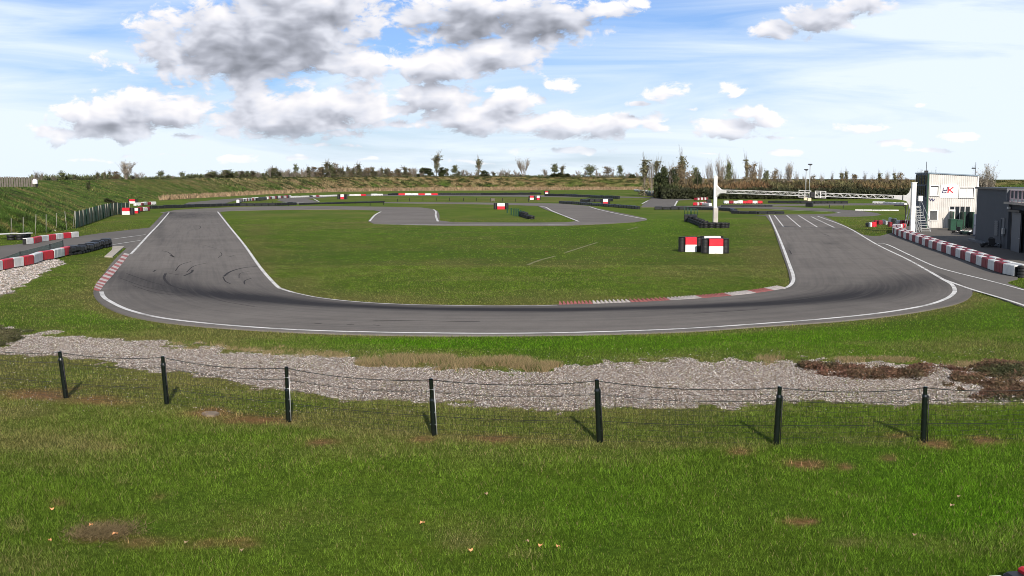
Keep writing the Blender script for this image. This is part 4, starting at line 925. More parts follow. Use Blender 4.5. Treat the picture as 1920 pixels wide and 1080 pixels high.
# marker islands: drums round a red over white panel
def drum(b, c, r, h):
    prof = [(0, h), (r * .8, h), (r, h - .02)]
    for k_ in range(2):
        z1 = h * (1 - .5 * k_); z0 = h * (.5 - .5 * k_)
        for j in range(5): f = j / 5; prof += [(r * 1.0, z1 - .02 - (z1 - z0 - .04) * f), (r * .955, z1 - .02 - (z1 - z0 - .04) * (f + .1)), (r * .955, z1 - .02 - (z1 - z0 - .04) * (f + .14))]
        prof += [(r, z0 + .02), (r * .88, z0)]
    b.lathe(c, prof, 18)
MARK = {}
def marker(px, py, wpx, hpx, label, top='red', bot='white', third=False, group='tyre markers with red and white panels', pf=.5):
    c = PX(px, py); D = c[1]; wd = wpx * D / F; h = hpx * D / F; e = empty('tyre_marker', c, label, 'track marker', group)
    r = wd * (1 - pf) / 4 * 1.15; r = min(r, .3)
    b = MB(); xl = wd / 2 - r
    for x_, y_ in ((-xl, 0), (xl, 0), (-xl + r * 1.3, r * 1.2), (xl - r * 1.3, r * 1.2), (0, r * 1.6)): drum(b, (x_, y_, 0), r, h)
    b.build('drums', e, True, M['rubber'])
    pw = wd * pf; b = MB(); b.bbox((0, -r * .55, h * .75), (pw, .5, h * .5 - .01), 0, .02); b.build('upper_panel', e, False, M['red'] if top == 'red' else M['white'])
    b = MB(); b.bbox((0, -r * .55, h * .25), (pw, .5, h * .5 - .01), 0, .02); b.build('lower_panel', e, False, M['white'] if bot == 'white' else M['red'])
    return e
marker(1294, 472, 45, 28, 'left red over white drum marker of the infield pair', pf=.48)
marker(1340.5, 475, 53, 28, 'right front red over white drum marker of the infield pair', pf=.5)
m3 = marker(1334, 468.5, 44, 26, 'white topped marker mostly hidden behind the front infield marker', top='white', pf=.7)
marker(939.5, 392.5, 28, 11.5, 'white over red marker left of the green stakes in the centre', top='white', bot='red', pf=.5)
marker(997, 374.5, 12, 7.5, 'left of two small far markers near the centre, red over white', pf=.6)
marker(1009, 375, 9, 8, 'right of two small far markers near the centre, white over red', top='white', bot='red', pf=.6)
marker(1025, 364, 11, 6, 'farthest small red over white marker at the end of the far black wall', pf=.5)
marker(1135, 383.5, 18, 10.5, 'white over red marker standing on the slanting black wall at centre right', top='white', bot='red', pf=.5)
marker(642, 373.5, 19, 9, 'white over red marker on the far left straight', top='white', bot='red', pf=.32)
marker(238, 402.5, 28, 13, 'large red over white marker at the far end of the green screened fence', pf=.5)
marker(257, 400, 12, 10, 'narrow white over red marker just right of the large red over white one', top='white', bot='red', pf=.5)
marker(249, 381.5, 18, 8, 'red over white marker higher up behind the screened fence', pf=.6)

# ring of tyres at the pillar foot and the row leading to the stakes
c = PX(1325, 431.5)
e = empty('tyre_ring', PX(1339, 427), 'ring of old tyres round the foot of the left gantry pillar', 'tyres')
for k_ in range(13):
    a = k_ / 13 * 2 * math.pi; p = Vector((math.cos(a) * 1.3, math.sin(a) * .9, 0)); tyre_stack(3, e, p, .3, .17)
e = empty('tyre_row', PX(1302, 420), 'row of dark tyres running from the green stakes to the gantry pillar', 'tyres')
for i, (p, a) in enumerate(along(pxline([(1290, 414.5), (1302, 419), (1312, 423), (1322, 427.5)]), .95)): tyre_stack(2 if i % 3 else 3, e, p - e.location, .36, .24)
b = MB(); c = PX(1295, 415.5); e = empty('tyre_pen', c, 'black sheeted box with a cage of green stakes left of the gantry pillar', 'tyre pen')
b.bbox((0, 0, .42), (1.5, .9, .84), R(-8), .06); b.build('sheeted_base', e, False, M['cover'])
for i in range(8): b = MB(); x_ = -.68 + i * .2; b.tube((x_, -.3 if i % 2 else .3, .8), (x_, -.3 if i % 2 else .3, 1.75 - i * .04), .03, n=6); b.build('stake', e, True, M['green'])
b = MB(); b.tube((-.68, .3, 1.6), (.68, .3, 1.5), .015, n=5).tube((-.68, -.3, 1.3), (.68, -.3, 1.3), .015, n=5).tube((-.68, -.3, 1.6), (.68, -.3, 1.55), .012, n=5); b.build('rail', e, False, M['green'])
# stakes and tyre heap by the centre marker
for i, (a, b2, hp) in enumerate([(951, 399.5, 9), (958.5, 403, 13), (963.5, 404.5, 13), (967.5, 405.5, 14), (971.5, 405.8, 14), (976.5, 406, 12), (982.5, 406, 10)]):
    c = PX(a, b2); h = hp * c[1] / F; b = MB(); b.tube((0, 0, 0), (0, 0, h), .085, n=6); b.tube((0, 0, h), (0, 0, h + .03), .09, n=6)
    tag(b.build('stake', mat=M['green']), '%s dark green stake counted from the white over red centre marker' % ORD[i], 'stake', 'green stakes near the centre marker').location = c
e = empty('tyre_heap', PX(988, 408), 'diagonal heap of black tyres at the right end of the green stakes', 'tyres')
for i, (p, a) in enumerate(along(pxline([(977.5, 405.5), (985, 408), (993, 410.5), (999, 411.5)]), .75)): tyre_stack(3 if i < 8 else 2, e, p - e.location, .36, .22)

# thin posts across the middle distance
MP = [(694, 386), (719, 384), (745, 378.5), (768, 377.6), (793, 376.8), (818, 376.6), (843, 376.6), (869, 376.8), (893, 377), (920, 377.4), (942, 377.5), (967, 378.3), (991, 378.5), (666, 382.5), (541, 386), (511, 384), (1581, 391), (1555, 389.5)]
for i, (a, b2) in enumerate(MP):
    c = PX(a, b2); b = MB(); h = 7 * c[1] / F * .85; b.tube((0, 0, 0), (0, 0, h), .06, n=6).tube((0, 0, h * .8), (0, 0, h * .82), .09, n=6)
    tag(b.build('marker_post', mat=M['dkmetal']), 'thin dark post, %s of the middle distance posts counted from the left' % ORD[sorted(q[0] for q in MP).index(a)], 'post', 'thin dark posts in the middle distance').location = c
b = MB(); c = PX(924, 378); b.bbox((0, 0, .45), (.9, .4, .5), 0, .04).box((-.3, 0, .1), (.1, .3, .2)).box((.3, 0, .1), (.1, .3, .2)); tag(b.build('grey_box', mat=M['wood']), 'small grey box in the grass above the white over red centre marker', 'box').location = c

# ------------------------------------------------------------ left fences
e = empty('mesh_fence', PX(139, 428.5), 'fence of pale leaning poles with thin wires at the foot of the left slope', 'fence'); prev = None; wb = MB()
for i, (a, b2, t, tp) in enumerate([(-80, 445, -80, 402), (-45, 442, -45, 406), (-1, 441, -1, 408), (21, 440, 21, 410), (43.5, 440.5, 43.5, 407.5), (66.5, 440, 67.5, 402), (86.5, 437, 86.5, 402.5), (106, 433, 106, 400), (125.5, 431.5, 121.5, 397), (137, 429.5, 140, 396), (141.5, 428.5, 141.5, 397)]):
    p = PX(a, b2); q = AT(t, p[1], ZAT(tp, p[1])); b = MB(); b.tube(p - e.location, q - e.location, .032, .03, n=6); b.tube(q - e.location, q - e.location + Vector((0, 0, .03)), .05, .03, n=6)
    b.build('pole', e, True, M['pole'])
    if prev:
        for f in (.1, .5, .95): wb.tube(prev[0].lerp(prev[1], f) - e.location, p.lerp(q, f) - e.location, .008, n=3, cap=False)
    prev = (p, q)
wb.build('wires', e, False, M['wire'])
M['screen'] = mat('green_screen_mesh', (.035, .085, .06), .6, .2, 2)
def net_alpha(m, a):
    m.node_tree.nodes['Principled BSDF'].inputs['Alpha'].default_value = a
net_alpha(M['screen'], .72)
e = empty('screened_fence', PX(143, 428), 'dense dark green screened fence with pale posts running away at the foot of the slope', 'fence')
top = [(145, 396.5), (175, 388.5), (200, 382), (222, 380), (246, 379.5)]; bot = [(143, 428), (183, 414), (206, 405.5), (225, 401.5), (246, 398)]
bs = [Vector((q[0], q[1], 0)) for q in spline([PX(*p)[:] for p in bot], 8)]; tpy = np.array(top)
pan = MB(); pts = along(bs, 3.0)
for i, (p, a) in enumerate(pts):
    pxp, _ = to_px(p[0], p[1]); zt = ZAT(float(np.interp(pxp, tpy[:, 0], tpy[:, 1])), p[1]); b = MB(); b.tube(p - e.location, p - e.location + Vector((0, 0, zt)), .055, n=6); b.tube(p - e.location + Vector((0, 0, zt)), p - e.location + Vector((0, 0, zt + .04)), .07, .04, n=6)
    b.build('post', e, True, M['pole'] if i % 3 else M['green'])
    if i:
        a0 = prev[0] - e.location; a1 = p - e.location; u = Vector((0, 0, 1)); off = Vector((-.08, 0, 0))
        pan.add([a0 + off, a1 + off, a1 + off + u * (zt - .05), a0 + off + u * (prev[1] - .05)], [(0, 1, 2, 3)])
        pan.add([a0 + off * 1.4, a1 + off * 1.4, a1 + off * 1.4 + u * (zt - .05), a0 + off * 1.4 + u * (prev[1] - .05)], [(0, 1, 2, 3)])
    prev = (p, zt)
pan.build('mesh_panel', e, False, M['screen'])
# translucent netting above the lower left blocks
M['net'] = mat('pale_green_netting', (.10, .17, .15), .6, .1, 2); net_alpha(M['net'], .45)
e = empty('netting_fence', PX(60, 488), 'low translucent green netting on short black posts behind the lower left blocks', 'fence'); prev = None; nb2 = MB()
for i, (a, b2, tp) in enumerate([(-60, 505, 497), (-2, 497, 486), (39, 490, 472), (95, 478.5, 458), (119, 473, 451)]):
    p = PX(a, b2); q = AT(a - (1.5 if i > 1 else 0), p[1], ZAT(tp, p[1])); b = MB(); b.tube(p - e.location, q - e.location, .04, n=6); b.tube(q - e.location, q - e.location + Vector((0, 0, .02)), .05, .03, n=6); b.build('post', e, True, M['black'])
    if prev:
        nb2.quad(prev[0] - e.location, p - e.location, q - e.location, prev[1] - e.location); w3 = MB()
        nb2.quad(prev[0] - e.location + Vector((0, .02, 0)), p - e.location + Vector((0, .02, 0)), q - e.location + Vector((0, .02, 0)), prev[1] - e.location + Vector((0, .02, 0)))
    prev = (p, q)
nb2.build('netting', e, False, M['net'])
# board fence on top of the bank
Dk = 116; e = empty('board_fence', AT(30, Dk, 4.3), 'grey brown board fence on top of the left embankment', 'fence')
for i, x_ in enumerate(np.arange(-110, 71, 4.6)):
    p0 = AT(x_, Dk - .02 * x_ * .2, 4.15); zt = ZAT(331.2 + max(0, x_ - 20) * .04 + random.uniform(-.4, .4), p0[1]); b = MB(); b.box(Vector((p0[0], p0[1], (4.1 + zt) / 2)) - e.location, (.20, .04, zt - 4.1), random.uniform(-.1, .1)); b.build('board', e, False, M['wood'])
b = MB(); b.box(AT(-20, Dk + .15, 4.6) - e.location, (10.6, .05, .1)); b.build('rail', e, False, M['wood'])
b = MB(); c = AT(66, Dk - 1, 4.45); b.bbox((0, 0, .2), (.5, .3, .4), 0, .05).box((.0, 0, .45), (.3, .2, .12)); tag(b.build('white_sack', mat=M['white']), 'white object at the right end of the board fence on the bank', 'sack').location = c
b = MB(); c = PX(102, 434.5); b.lathe((0, 0, 0), [(0, .2), (.12, .17), (.17, .08), (.12, 0), (0, 0)], 10); tag(b.build('white_stone', mat=M['white']), 'small white stone in the grass behind the upper left barrier', 'stone').location = c

# ------------------------------------------------------------ start gantry
pL = PX(1340, 423.5); pR = AT(1710, 95)
G = empty('start_gantry', pL, 'white gantry with a lattice truss and sign frames spanning the start straight', 'gantry'); g0 = pL.copy()
def rel(v): return Vector(v) - g0
zt = ZAT(331, pL[1]); zm = ZAT(389, pL[1])
b = MB(); b.bbox(rel(pL) + Vector((0, 0, (zm + zt) / 2)), (.36, .36, zt - zm), 0, .03); b.box(rel(pL) + Vector((0, 0, zt + .04)), (.42, .42, .08)); b.build('pillar', G, False, M['white'])
b = MB(); b.bbox(rel(pL) + Vector((.06, 0, (zm - .1) / 2)), (.5, .48, zm + .1), 0, .03); b.build('pillar_base', G, False, mat('grey_steel_box', (.42, .39, .37), .6, .08, 2, dirt=.2))
zb = ZAT(358.5, pL[1]); ztr = ZAT(371, pR[1]); ztp = ZAT(343, pR[1])
ddir = (Vector((pR[0], pR[1], ztr)) - Vector((pL[0], pL[1], zb))); LL = ddir.length; ddir.normalize(); ang = math.atan2(ddir.y, ddir.x)
side = Vector((-ddir.y, ddir.x, 0)).normalized(); A0 = rel(Vector((pL[0], pL[1], zb)))
def t_at(px):
    best = min(range(400), key=lambda k_: abs(to_px(*((g0 + A0 + ddir * LL * k_ / 400)[:2]), (g0 + A0 + ddir * LL * k_ / 400)[2])[0] - px)); return LL * best / 400
LS = LL - t_at(1677); LF = t_at(1361)
# flared bracket of the left pillar (polygon plate with thickness)
def plate(b, prof, th):
    """prof in (along, up) from A0"""
    n = len(prof); vs = []
    for s_ in (-th / 2, th / 2): vs += [A0 + ddir * p[0] + Vector((0, 0, p[1])) + side * s_ for p in prof]
    b.add(vs, [tuple(range(n - 1, -1, -1)), tuple(range(n, 2 * n))] + [(i, (i + 1) % n, n + (i + 1) % n, n + i) for i in range(n)])
b = MB(); plate(b, [(.18, .62), (.4, .42), (.7, .2), (LF, .17), (LF, -.17), (.7, -.2), (.4, -.42), (.18, -.62)], .3); b.build('bracket', G, False, M['white'])
b = MB(); plate(b, [(LL - .2, .95), (LL - .35, .5), (LL - .6, .25), (LL - 1.2, .19), (LL - LS, .19), (LL - LS, -.17), (LL - 1.2, -.19), (LL - .6, -.3), (LL - .35, -.6), (LL - .2, -1.1)], .3); b.build('bracket', G, False, M['white'])
b = MB(); b.bbox(rel(pR) + Vector((0, 0, ztp / 2)), (.4, .34, ztp), 0, .03); b.box(rel(pR) + Vector((0, 0, ztp + .03)), (.46, .4, .06)); b.build('pillar', G, False, M['white'])
b = MB(); b.bbox(rel(pR) + Vector((.52, -.3, ztr - .05)), (.4, .2, .48), 0, .03); b.build('junction_box', G, False, M['white'])
b = MB(); x0, x1 = LF, LL - LS; nseg = 44; st_ = (x1 - x0) / nseg; hh = .165
ch = [(hh, .13), (hh, -.13), (-hh, .13), (-hh, -.13)]
for z_, s_ in ch: b.tube(A0 + ddir * x0 + Vector((0, 0, z_)) + side * s_, A0 + ddir * x1 + Vector((0, 0, z_)) + side * s_, .032, n=6)
for i in range(nseg):
    for s_ in (.13, -.13):
        z_ = hh if i % 2 else -hh; b.tube(A0 + ddir * (x0 + i * st_) + Vector((0, 0, z_)) + side * s_, A0 + ddir * (x0 + (i + 1) * st_) + Vector((0, 0, -z_)) + side * s_, .017, n=4, cap=False)
b.build('truss', G, False, M['white'])
def t_at(px):
    best = min(range(400), key=lambda k_: abs(to_px(*((g0 + A0 + ddir * LL * k_ / 400)[:2]), (g0 + A0 + ddir * LL * k_ / 400)[2])[0] - px)); return LL * best / 400
ta, tm, tn, tb_ = t_at(1500), t_at(1522), t_at(1530), t_at(1550)
for a, c2 in ((ta, tm), (tn, tb_)):
    b = MB(); k_ = side * -.2
    for z_ in (.34, -.3): b.tube(A0 + ddir * a + Vector((0, 0, z_)) + k_, A0 + ddir * c2 + Vector((0, 0, z_)) + k_, .035, n=6)
    for t_ in (a, (a + c2) / 2, c2): b.tube(A0 + ddir * t_ + Vector((0, 0, .36)) + k_, A0 + ddir * t_ + Vector((0, 0, -.32)) + k_, .035, n=6)
    b.build('sign_frame', G, False, M['white'])
b = MB(); b.bbox(A0 + ddir * (tm + tn) / 2 + Vector((0, 0, -.02)) + side * -.25, (.5, .2, .5), 0, .03); o = b.build('signal_box', G, False, M['black'])
b = MB()
for x_ in (-.14, .14): b.lathe(A0 + ddir * (tm + tn) / 2 + Vector((x_, 0, 0)) + side * -.37, [(.08, 0), (.08, -.06), (.06, -.06)], 10, 'Y')
b.build('lens', o, False, M['dkmetal'])
b = MB(); b.tube(A0 + ddir * (LL - LS * .6) + Vector((0, -.2, .2)), A0 + ddir * (LL - LS * .6) + Vector((0, -.2, -.22)), .05, n=6); b.build('clamp', G, False, M['black'])

# floodlights
for (px, pyb, pyt, lab) in ((1517, 379.5, 308, 'taller floodlight mast on a cream box behind the gantry truss'), (1510, 376.5, 318, 'shorter floodlight mast left of the taller one behind the truss')):
    c = PX(px, pyb); h = ZAT(pyt, c[1]); e = empty('floodlight', c, lab, 'floodlight', 'floodlight masts behind the truss')
    b = MB(); b.tube((0, 0, .5), (0, 0, h), .11, .08, n=8); b.build('mast', e, True, M['galv'])
    b = MB(); b.bbox((0, 0, .45), (.75, .6, .95 if px == 1517 else .6), 0, .04); b.build('foot_box', e, False, M['amber'])
    b = MB(); b.bbox((0, 0, h), (.85, .4, .22), 0, .04).box((0, -.1, h - .16), (.5, .3, .12)); b.build('lamp_head', e, False, M['dkmetal'])
# black goal-like frame left of the stairs
c = PX(1697, 425); b = MB(); h = ZAT(385.5, c[1]); b.tube((0, 0, 0), (0, 0, h), .055, n=6).tube((0, 0, h), (-1.15, .3, h), .045, n=6).tube((0, 0, h - .3), (-.3, .08, h), .025, n=5)
tag(b.build('boom_post', mat=M['black']), 'tall black post with a short arm behind the red and white blocks', 'post').location = c

# loose blocks at the head of the pit barrier
def loose(px0, px1, pyb, pyt, mname, lab, dpt=.6):
    c = PX((px0 + px1) / 2, pyb); wd = (px1 - px0) * c[1] / F; h = (pyb - pyt) * c[1] / F
    e = empty('plastic_block', c, lab, 'barrier block', 'loose blocks at the head of the pit lane barrier'); b = MB(); b.bbox((0, 0, h / 2), (wd * .97, dpt, h), 0, .05)
    b.box((0, -dpt / 2 - .01, h * .32), (wd * .5, .03, .06)).box((0, -dpt / 2 - .01, h * .68), (wd * .5, .03, .06)); b.build('shell', e, False, M[mname])
    b = MB(); b.box((-wd * .25, 0, .01), (wd * .2, dpt * 1.04, .1)).box((wd * .25, 0, .01), (wd * .2, dpt * 1.04, .1)); b.build('foot', e, False, M['rubber'])
loose(1624, 1630, 425, 417.5, 'rubber', 'black end block of the small pair standing alone on the grass'); loose(1630, 1633.5, 425.5, 417, 'white', 'narrow white block in the small group alone on the grass'); loose(1633.5, 1642, 425.5, 416, 'red', 'bright red block in the small group alone on the grass')
for a in ((1639, 1646, 420.5, 413, 'dred', 'dark red block at the left end of the back row on the grass'), (1646, 1653.5, 421, 413, 'dred', 'second dark red block of the back row on the grass'), (1654, 1660, 419.5, 412, 'wvinyl', 'pale block right of the dark red pair'), (1660, 1666, 421.5, 414, 'wvinyl', 'pale bluish block in the middle of the back row'),
          (1667, 1671.5, 417.5, 408, 'wvinyl', 'tall pale block behind the purple one'), (1666, 1671.5, 425, 416, 'dred', 'purple tinted dark block in front of the tall pale one'), (1672, 1677.5, 424, 410, 'cover', 'tall dark block with white rims at the head of the barrier'), (1677.5, 1680, 422.5, 409.5, 'white', 'thin tall white block beside the tall dark one'),
          (1680.5, 1688, 420.5, 412.5, 'wvinyl', 'white block right of the tall dark one'), (1688.5, 1696, 421.5, 413, 'dred', 'dark red block left of the black post'), (1697.5, 1704, 421, 413, 'dred', 'dark red block right of the black post'),
          (1685.5, 1690.5, 429, 420, 'wvinyl', 'white near block behind the barrier head'), (1690.5, 1697, 428.5, 419, 'red', 'bright red near block behind the barrier head')): loose(*a)

# steel stairs
c = AT(1722, 99.5); e = empty('steel_stairs', c, 'tall grey steel footbridge stairs against the dark side of the white building', 'stairs'); H_ = ZAT(387, 100.3)
top_y, bot_y = .9, -1.9
b = MB()
for x_ in (-.42, .42): b.tube((x_ * .85, top_y, H_), (x_, bot_y, 0), .05, n=6).tube((x_ * .85 - .0, top_y, H_ + .0), (x_ * 1.9, top_y + .4, 0), .045, n=6).tube((x_ * .85, top_y + .8, H_), (x_ * 1.5, top_y + 1.2, 0), .045, n=6)
b.build('stringer', e, False, M['galv'])
for i in range(10):
    f = (i + .5) / 10; b = MB(); b.box((0, bot_y + (top_y - bot_y) * f, H_ * f), (.84 - .1 * f, .26, .05)); b.build('step', e, False, M['galv'])
b = MB(); b.box((0, top_y + .4, H_), (.9, .95, .06)); b.build('platform', e, False, M['galv'])
b = MB()
for x_ in (-.46, .46):
    b.tube((x_ * .85, top_y, H_ + .75), (x_, bot_y + .1, .85), .025, n=6).tube((x_ * .85, top_y + .8, H_ + .75), (x_ * .85, top_y, H_ + .75), .025, n=6)
    for f in (.05, .35, .7, 1): b.tube((x_ * (1 - .15 * f), bot_y + (top_y - bot_y) * f, H_ * f), (x_ * (1 - .15 * f), bot_y + (top_y - bot_y) * f, H_ * f + .78), .02, n=5)
b.build('handrail', e, False, M['galv'])
b = MB(); b.tube((-.4, top_y + .2, H_), (-.98, bot_y - .2, 0), .07, n=6).tube((-.4, top_y, H_ * .95), (-.75, bot_y - .3, 0), .05, n=6)
for f in np.arange(.1, 1, .1): b.tube((-.4 - .58 * f, top_y + .2 + (bot_y - .4 - top_y) * f, H_ * (1 - f)), (-.4 - .35 * f, top_y + (bot_y - .3 - top_y) * f, H_ * .95 * (1 - f)), .025, n=5)
b.build('lattice_prop', e, False, M['galv'])

# ------------------------------------------------------------ control building (white, two storeys)
cC = PX(1737.5, 427.7); al = R(-10); ex = Vector((math.cos(al), math.sin(al), 0)); ey = Vector((-math.sin(al), math.cos(al), 0))
B = empty('control_building', cC, 'white corrugated two storey control building with dark glazed left side', 'building', rz=al)
Wf = 4.72; Dp = 6.2; H0 = ZAT(325.5, cC[1]); H1 = H0 - .28
def fx_(px): # photo column -> x along the facade
    t = (px - 960) / F; lo, hi = -1.0, 8.0
    for _ in range(40):
        m_ = (lo + hi) / 2; q = cC + ex * m_; v = to_px(q[0], q[1])[0]
        if v < px: lo = m_
        else: hi = m_
    return lo
def fz(py, x_): q = cC + ex * x_; return ZAT(py, q[1])
# corrugated front wall: real ribs
b = MB(); nr_ = 26; w_ = Wf / nr_
for i in range(nr_):
    xa = i * w_; prof = [(0, 0), (w_ * .30, 0), (w_ * .42, -.035), (w_ * .85, -.035), (w_, 0)]
    for (p, y0), (q, y1) in zip(prof[:-1], prof[1:]):
        h0 = H0 + (H1 - H0) * (xa + p) / Wf; h1 = H0 + (H1 - H0) * (xa + q) / Wf; b.quad((xa + p, y0, 0), (xa + q, y1, 0), (xa + q, y1, h1), (xa + p, y0, h0))
b.quad((Wf, 0, 0), (Wf, Dp, 0), (Wf, Dp, H1), (Wf, 0, H1)); b.quad((Wf, Dp, 0), (0, Dp, 0), (0, Dp, H0), (Wf, Dp, H1)); b.build('front_wall', B, False, M['corr'])
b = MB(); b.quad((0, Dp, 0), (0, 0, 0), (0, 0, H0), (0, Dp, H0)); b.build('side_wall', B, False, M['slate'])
b = MB(); b.add([(-.12, -.14, H0 + .02), (Wf + .06, -.14, H1 + .02), (Wf + .06, Dp + .1, H1 + .02), (-.12, Dp + .1, H0 + .02), (-.12, -.14, H0 + .13), (Wf + .06, -.14, H1 + .13), (Wf + .06, Dp + .1, H1 + .13), (-.12, Dp + .1, H0 + .13)],
                [(0, 3, 2, 1), (4, 5, 6, 7), (0, 1, 5, 4), (1, 2, 6, 5), (2, 3, 7, 6), (3, 0, 4, 7)]); b.build('roof', B, False, mat('roof_trim_blue_grey', (.18, .24, .30), .5, .1, 2))
b = MB(); b.box((-.04, .0, H0 / 2), (.14, .16, H0)); b.build('corner_trim', B, False, M['green'])
b = MB(); b.box((Wf - .02, -.05, H1 / 2), (.14, .12, H1)); b.build('corner_trim', B, False, M['white'])
# glazed upper part of the dark side
for y0, y1, z0, z1, nm in ((.35, 5.9, H0 - 1.15, H0 - .12, 'upper_window'), (1.2, 5.2, H0 - 2.35, H0 - 1.25, 'lower_window')):
    b = MB(); b.box((-.03, (y0 + y1) / 2, (z0 + z1) / 2), (.05, y1 - y0, z1 - z0)); o = b.build(nm, B, False, M['glass'])
    b = MB()
    for k_ in range(5): yy_ = y0 + (y1 - y0) * k_ / 4; b.box((-.065, yy_, (z0 + z1) / 2), (.04, .07, z1 - z0))
    b.box((-.066, (y0 + y1) / 2, z1), (.045, y1 - y0, .07)).box((-.066, (y0 + y1) / 2, z0), (.045, y1 - y0, .07)); b.build('frame', o, False, M['slate'])
b = MB(); b.tube((-.1, 5.4, 4.0), (-.12, 3.5, 3.2), .03, n=5).tube((-.12, 3.5, 3.2), (-.12, .5, 2.75), .03, n=5).tube((-.12, .5, 2.75), (-.1, .1, 2.75), .03, n=5); b.build('cable', B, False, M['black'])
def fwin(px0, py0, px1, py1, nm, panes, m, bars=False, extra=.0):
    xa, xb = fx_(px0), fx_(px1); xm = (xa + xb) / 2; z1, z0 = fz(py0, xm), fz(py1, xm)
    fr = MB(); y_ = -.06
    fr.box((xm, y_, z1 + .05), (xb - xa + .2, .07, .07)).box((xm, y_ - .02, z0 - .05), (xb - xa + .24, .12, .06)).box((xa - .05, y_, (z0 + z1) / 2), (.08, .07, z1 - z0)).box((xb + .05, y_, (z0 + z1) / 2), (.08, .07, z1 - z0))
    for k_ in range(1, panes): fr.box((xa + (xb - xa) * k_ / panes, y_, (z0 + z1) / 2), (.06, .065, z1 - z0))
    o = fr.build(nm, B, False, M['white'])
    p = MB(); p.box((xm, -.045, (z0 + z1) / 2), (xb - xa, .03, z1 - z0)); p.build('pane', o, False, m)
    d = MB(); d.box((xm, -.066, z1 - .03), (xb - xa, .03, .09)).box((xb - .03, -.064, (z0 + z1) / 2), (.06, .03, z1 - z0 - .1)); d.build('shutter_rail', o, False, M['dkmetal'])
    if bars:
        d = MB()
        for k_ in range(7): d.tube((xa + (xb - xa) * (k_ + .5) / 7, -.1, z0), (xa + (xb - xa) * (k_ + .5) / 7, -.1, z1), .016, n=5)
        d.build('bars', o, False, M['galv'])
    return o
fwin(1742, 349, 1756, 366, 'window', 1, M['blind']); fwin(1796.5, 352, 1822, 370, 'window', 2, M['blind']); fwin(1742.5, 395.5, 1755.5, 412, 'window', 1, M['glass'], True)
xa, xb = fx_(1760), fx_(1793.5); xm = (xa + xb) / 2; z1, z0 = fz(346.5, xm), fz(371, xm)
b = MB(); b.box((xm, -.07, (z0 + z1) / 2), (xb - xa, .05, z1 - z0)); sg = b.build('sign_panel', B, False, mat('sign_white', (.82, .81, .79), .4, .03, 2))
def stroke(b, pts, w_, y_=-.101):
    for (x0_, z0_), (x1_, z1_) in zip(pts[:-1], pts[1:]):
        d = Vector((x1_ - x0_, 0, z1_ - z0_)); L = d.length; an = math.atan2(d.z, d.x)
        b.box(((x0_ + x1_) / 2, y_, (z0_ + z1_) / 2), (L + w_ * .6, .012, w_), rot=Matrix.Rotation(-an, 3, 'Y'))
def sg_pt(zx, zy): x_ = fx_(1700 + zx / 6.75); return (x_, fz(300 + zy / 6.75, x_))
kb_ = MB(); stroke(kb_, [sg_pt(508, 345), sg_pt(500, 412)], .13); stroke(kb_, [sg_pt(562, 345), sg_pt(515, 382)], .11, -.104); stroke(kb_, [sg_pt(515, 376), sg_pt(560, 412)], .11, -.107); kb_.build('red_letter', sg, False, M['red'])
kb_ = MB(); stroke(kb_, [sg_pt(440, 352), sg_pt(436, 382), sg_pt(455, 388), sg_pt(485, 384), sg_pt(490, 342)], .10); stroke(kb_, [sg_pt(430, 398), sg_pt(432, 414), sg_pt(455, 416), sg_pt(480, 406)], .09, -.104); kb_.build('blue_letter', sg, False, M['tpaint'])
kb_ = MB(); stroke(kb_, [sg_pt(436, 362), sg_pt(434, 380)], .04, -.109); kb_.build('red_accent', sg, False, M['red'])
kb_ = MB(); stroke(kb_, [sg_pt(268, 485), sg_pt(288, 515), sg_pt(300, 490)], .07, -.06); stroke(kb_, [sg_pt(305, 488), sg_pt(318, 520), sg_pt(335, 498)], .08, -.06); kb_.build('wall_mark', B, False, M['tpaint'])
b = MB(); xp = fx_(1767); b.tube((xp, -.12, 0), (xp, -.12, 1.1), .03, n=6); b.build('drain_pipe', B, False, M['galv'])
# aerials
for px, py0, py1, lab in ((1734, 326, 303, 'left'), (1826, 331, 304, 'right')):
    x_ = fx_(px); hz = H0 + (H1 - H0) * x_ / Wf + .1; zt_ = fz(py1, x_); b = MB(); b.tube((x_, .4, hz), (x_, .4, zt_), .025, n=5)
    if lab == 'right': b.tube((x_ - .3, .4, zt_ - .62), (x_, .4, zt_ - .62), .03, n=5).bbox((x_ - .22, .4, zt_ - .6), (.3, .15, .12), 0, .03)
    else: b.box((x_, .4, hz + .1), (.35, .25, .2)).tube((x_ - .15, .4, hz + .25), (x_ + .15, .4, hz + .25), .015, n=5)
    b.build('aerial', B, False, M['dkmetal'])
# open gate leaves and entrance on the front
xa, xb = fx_(1778.5), fx_(1817); xm = (xa + xb) / 2
b = MB(); b.box((xm, -.05, 1.1), (xb - xa, .04, 2.2)); o = b.build('entrance', B, False, M['glass'])
b = MB()
for k_ in range(5): b.box((xa + (xb - xa) * k_ / 4, -.09, 1.1), (.07, .05, 2.2))
b.build('frame', o, False, M['white'])
b = MB(); b.box((xa + .3, -.12, .95), (.5, .02, 1.9)); b.build('curtain', o, False, M['blind'])
for k_, (pxg, h_) in enumerate(((1779, 1.75), (1799.5, 1.72), (1816, 1.7))):
    x_ = fx_(pxg); b = MB(); b.box((x_, -.9, h_ / 2), (.06, 1.4, h_)); b.box((x_ + .05, -1.6, h_ / 2), (.12, .06, h_)); b.build('gate_leaf', B, False, M['green'])
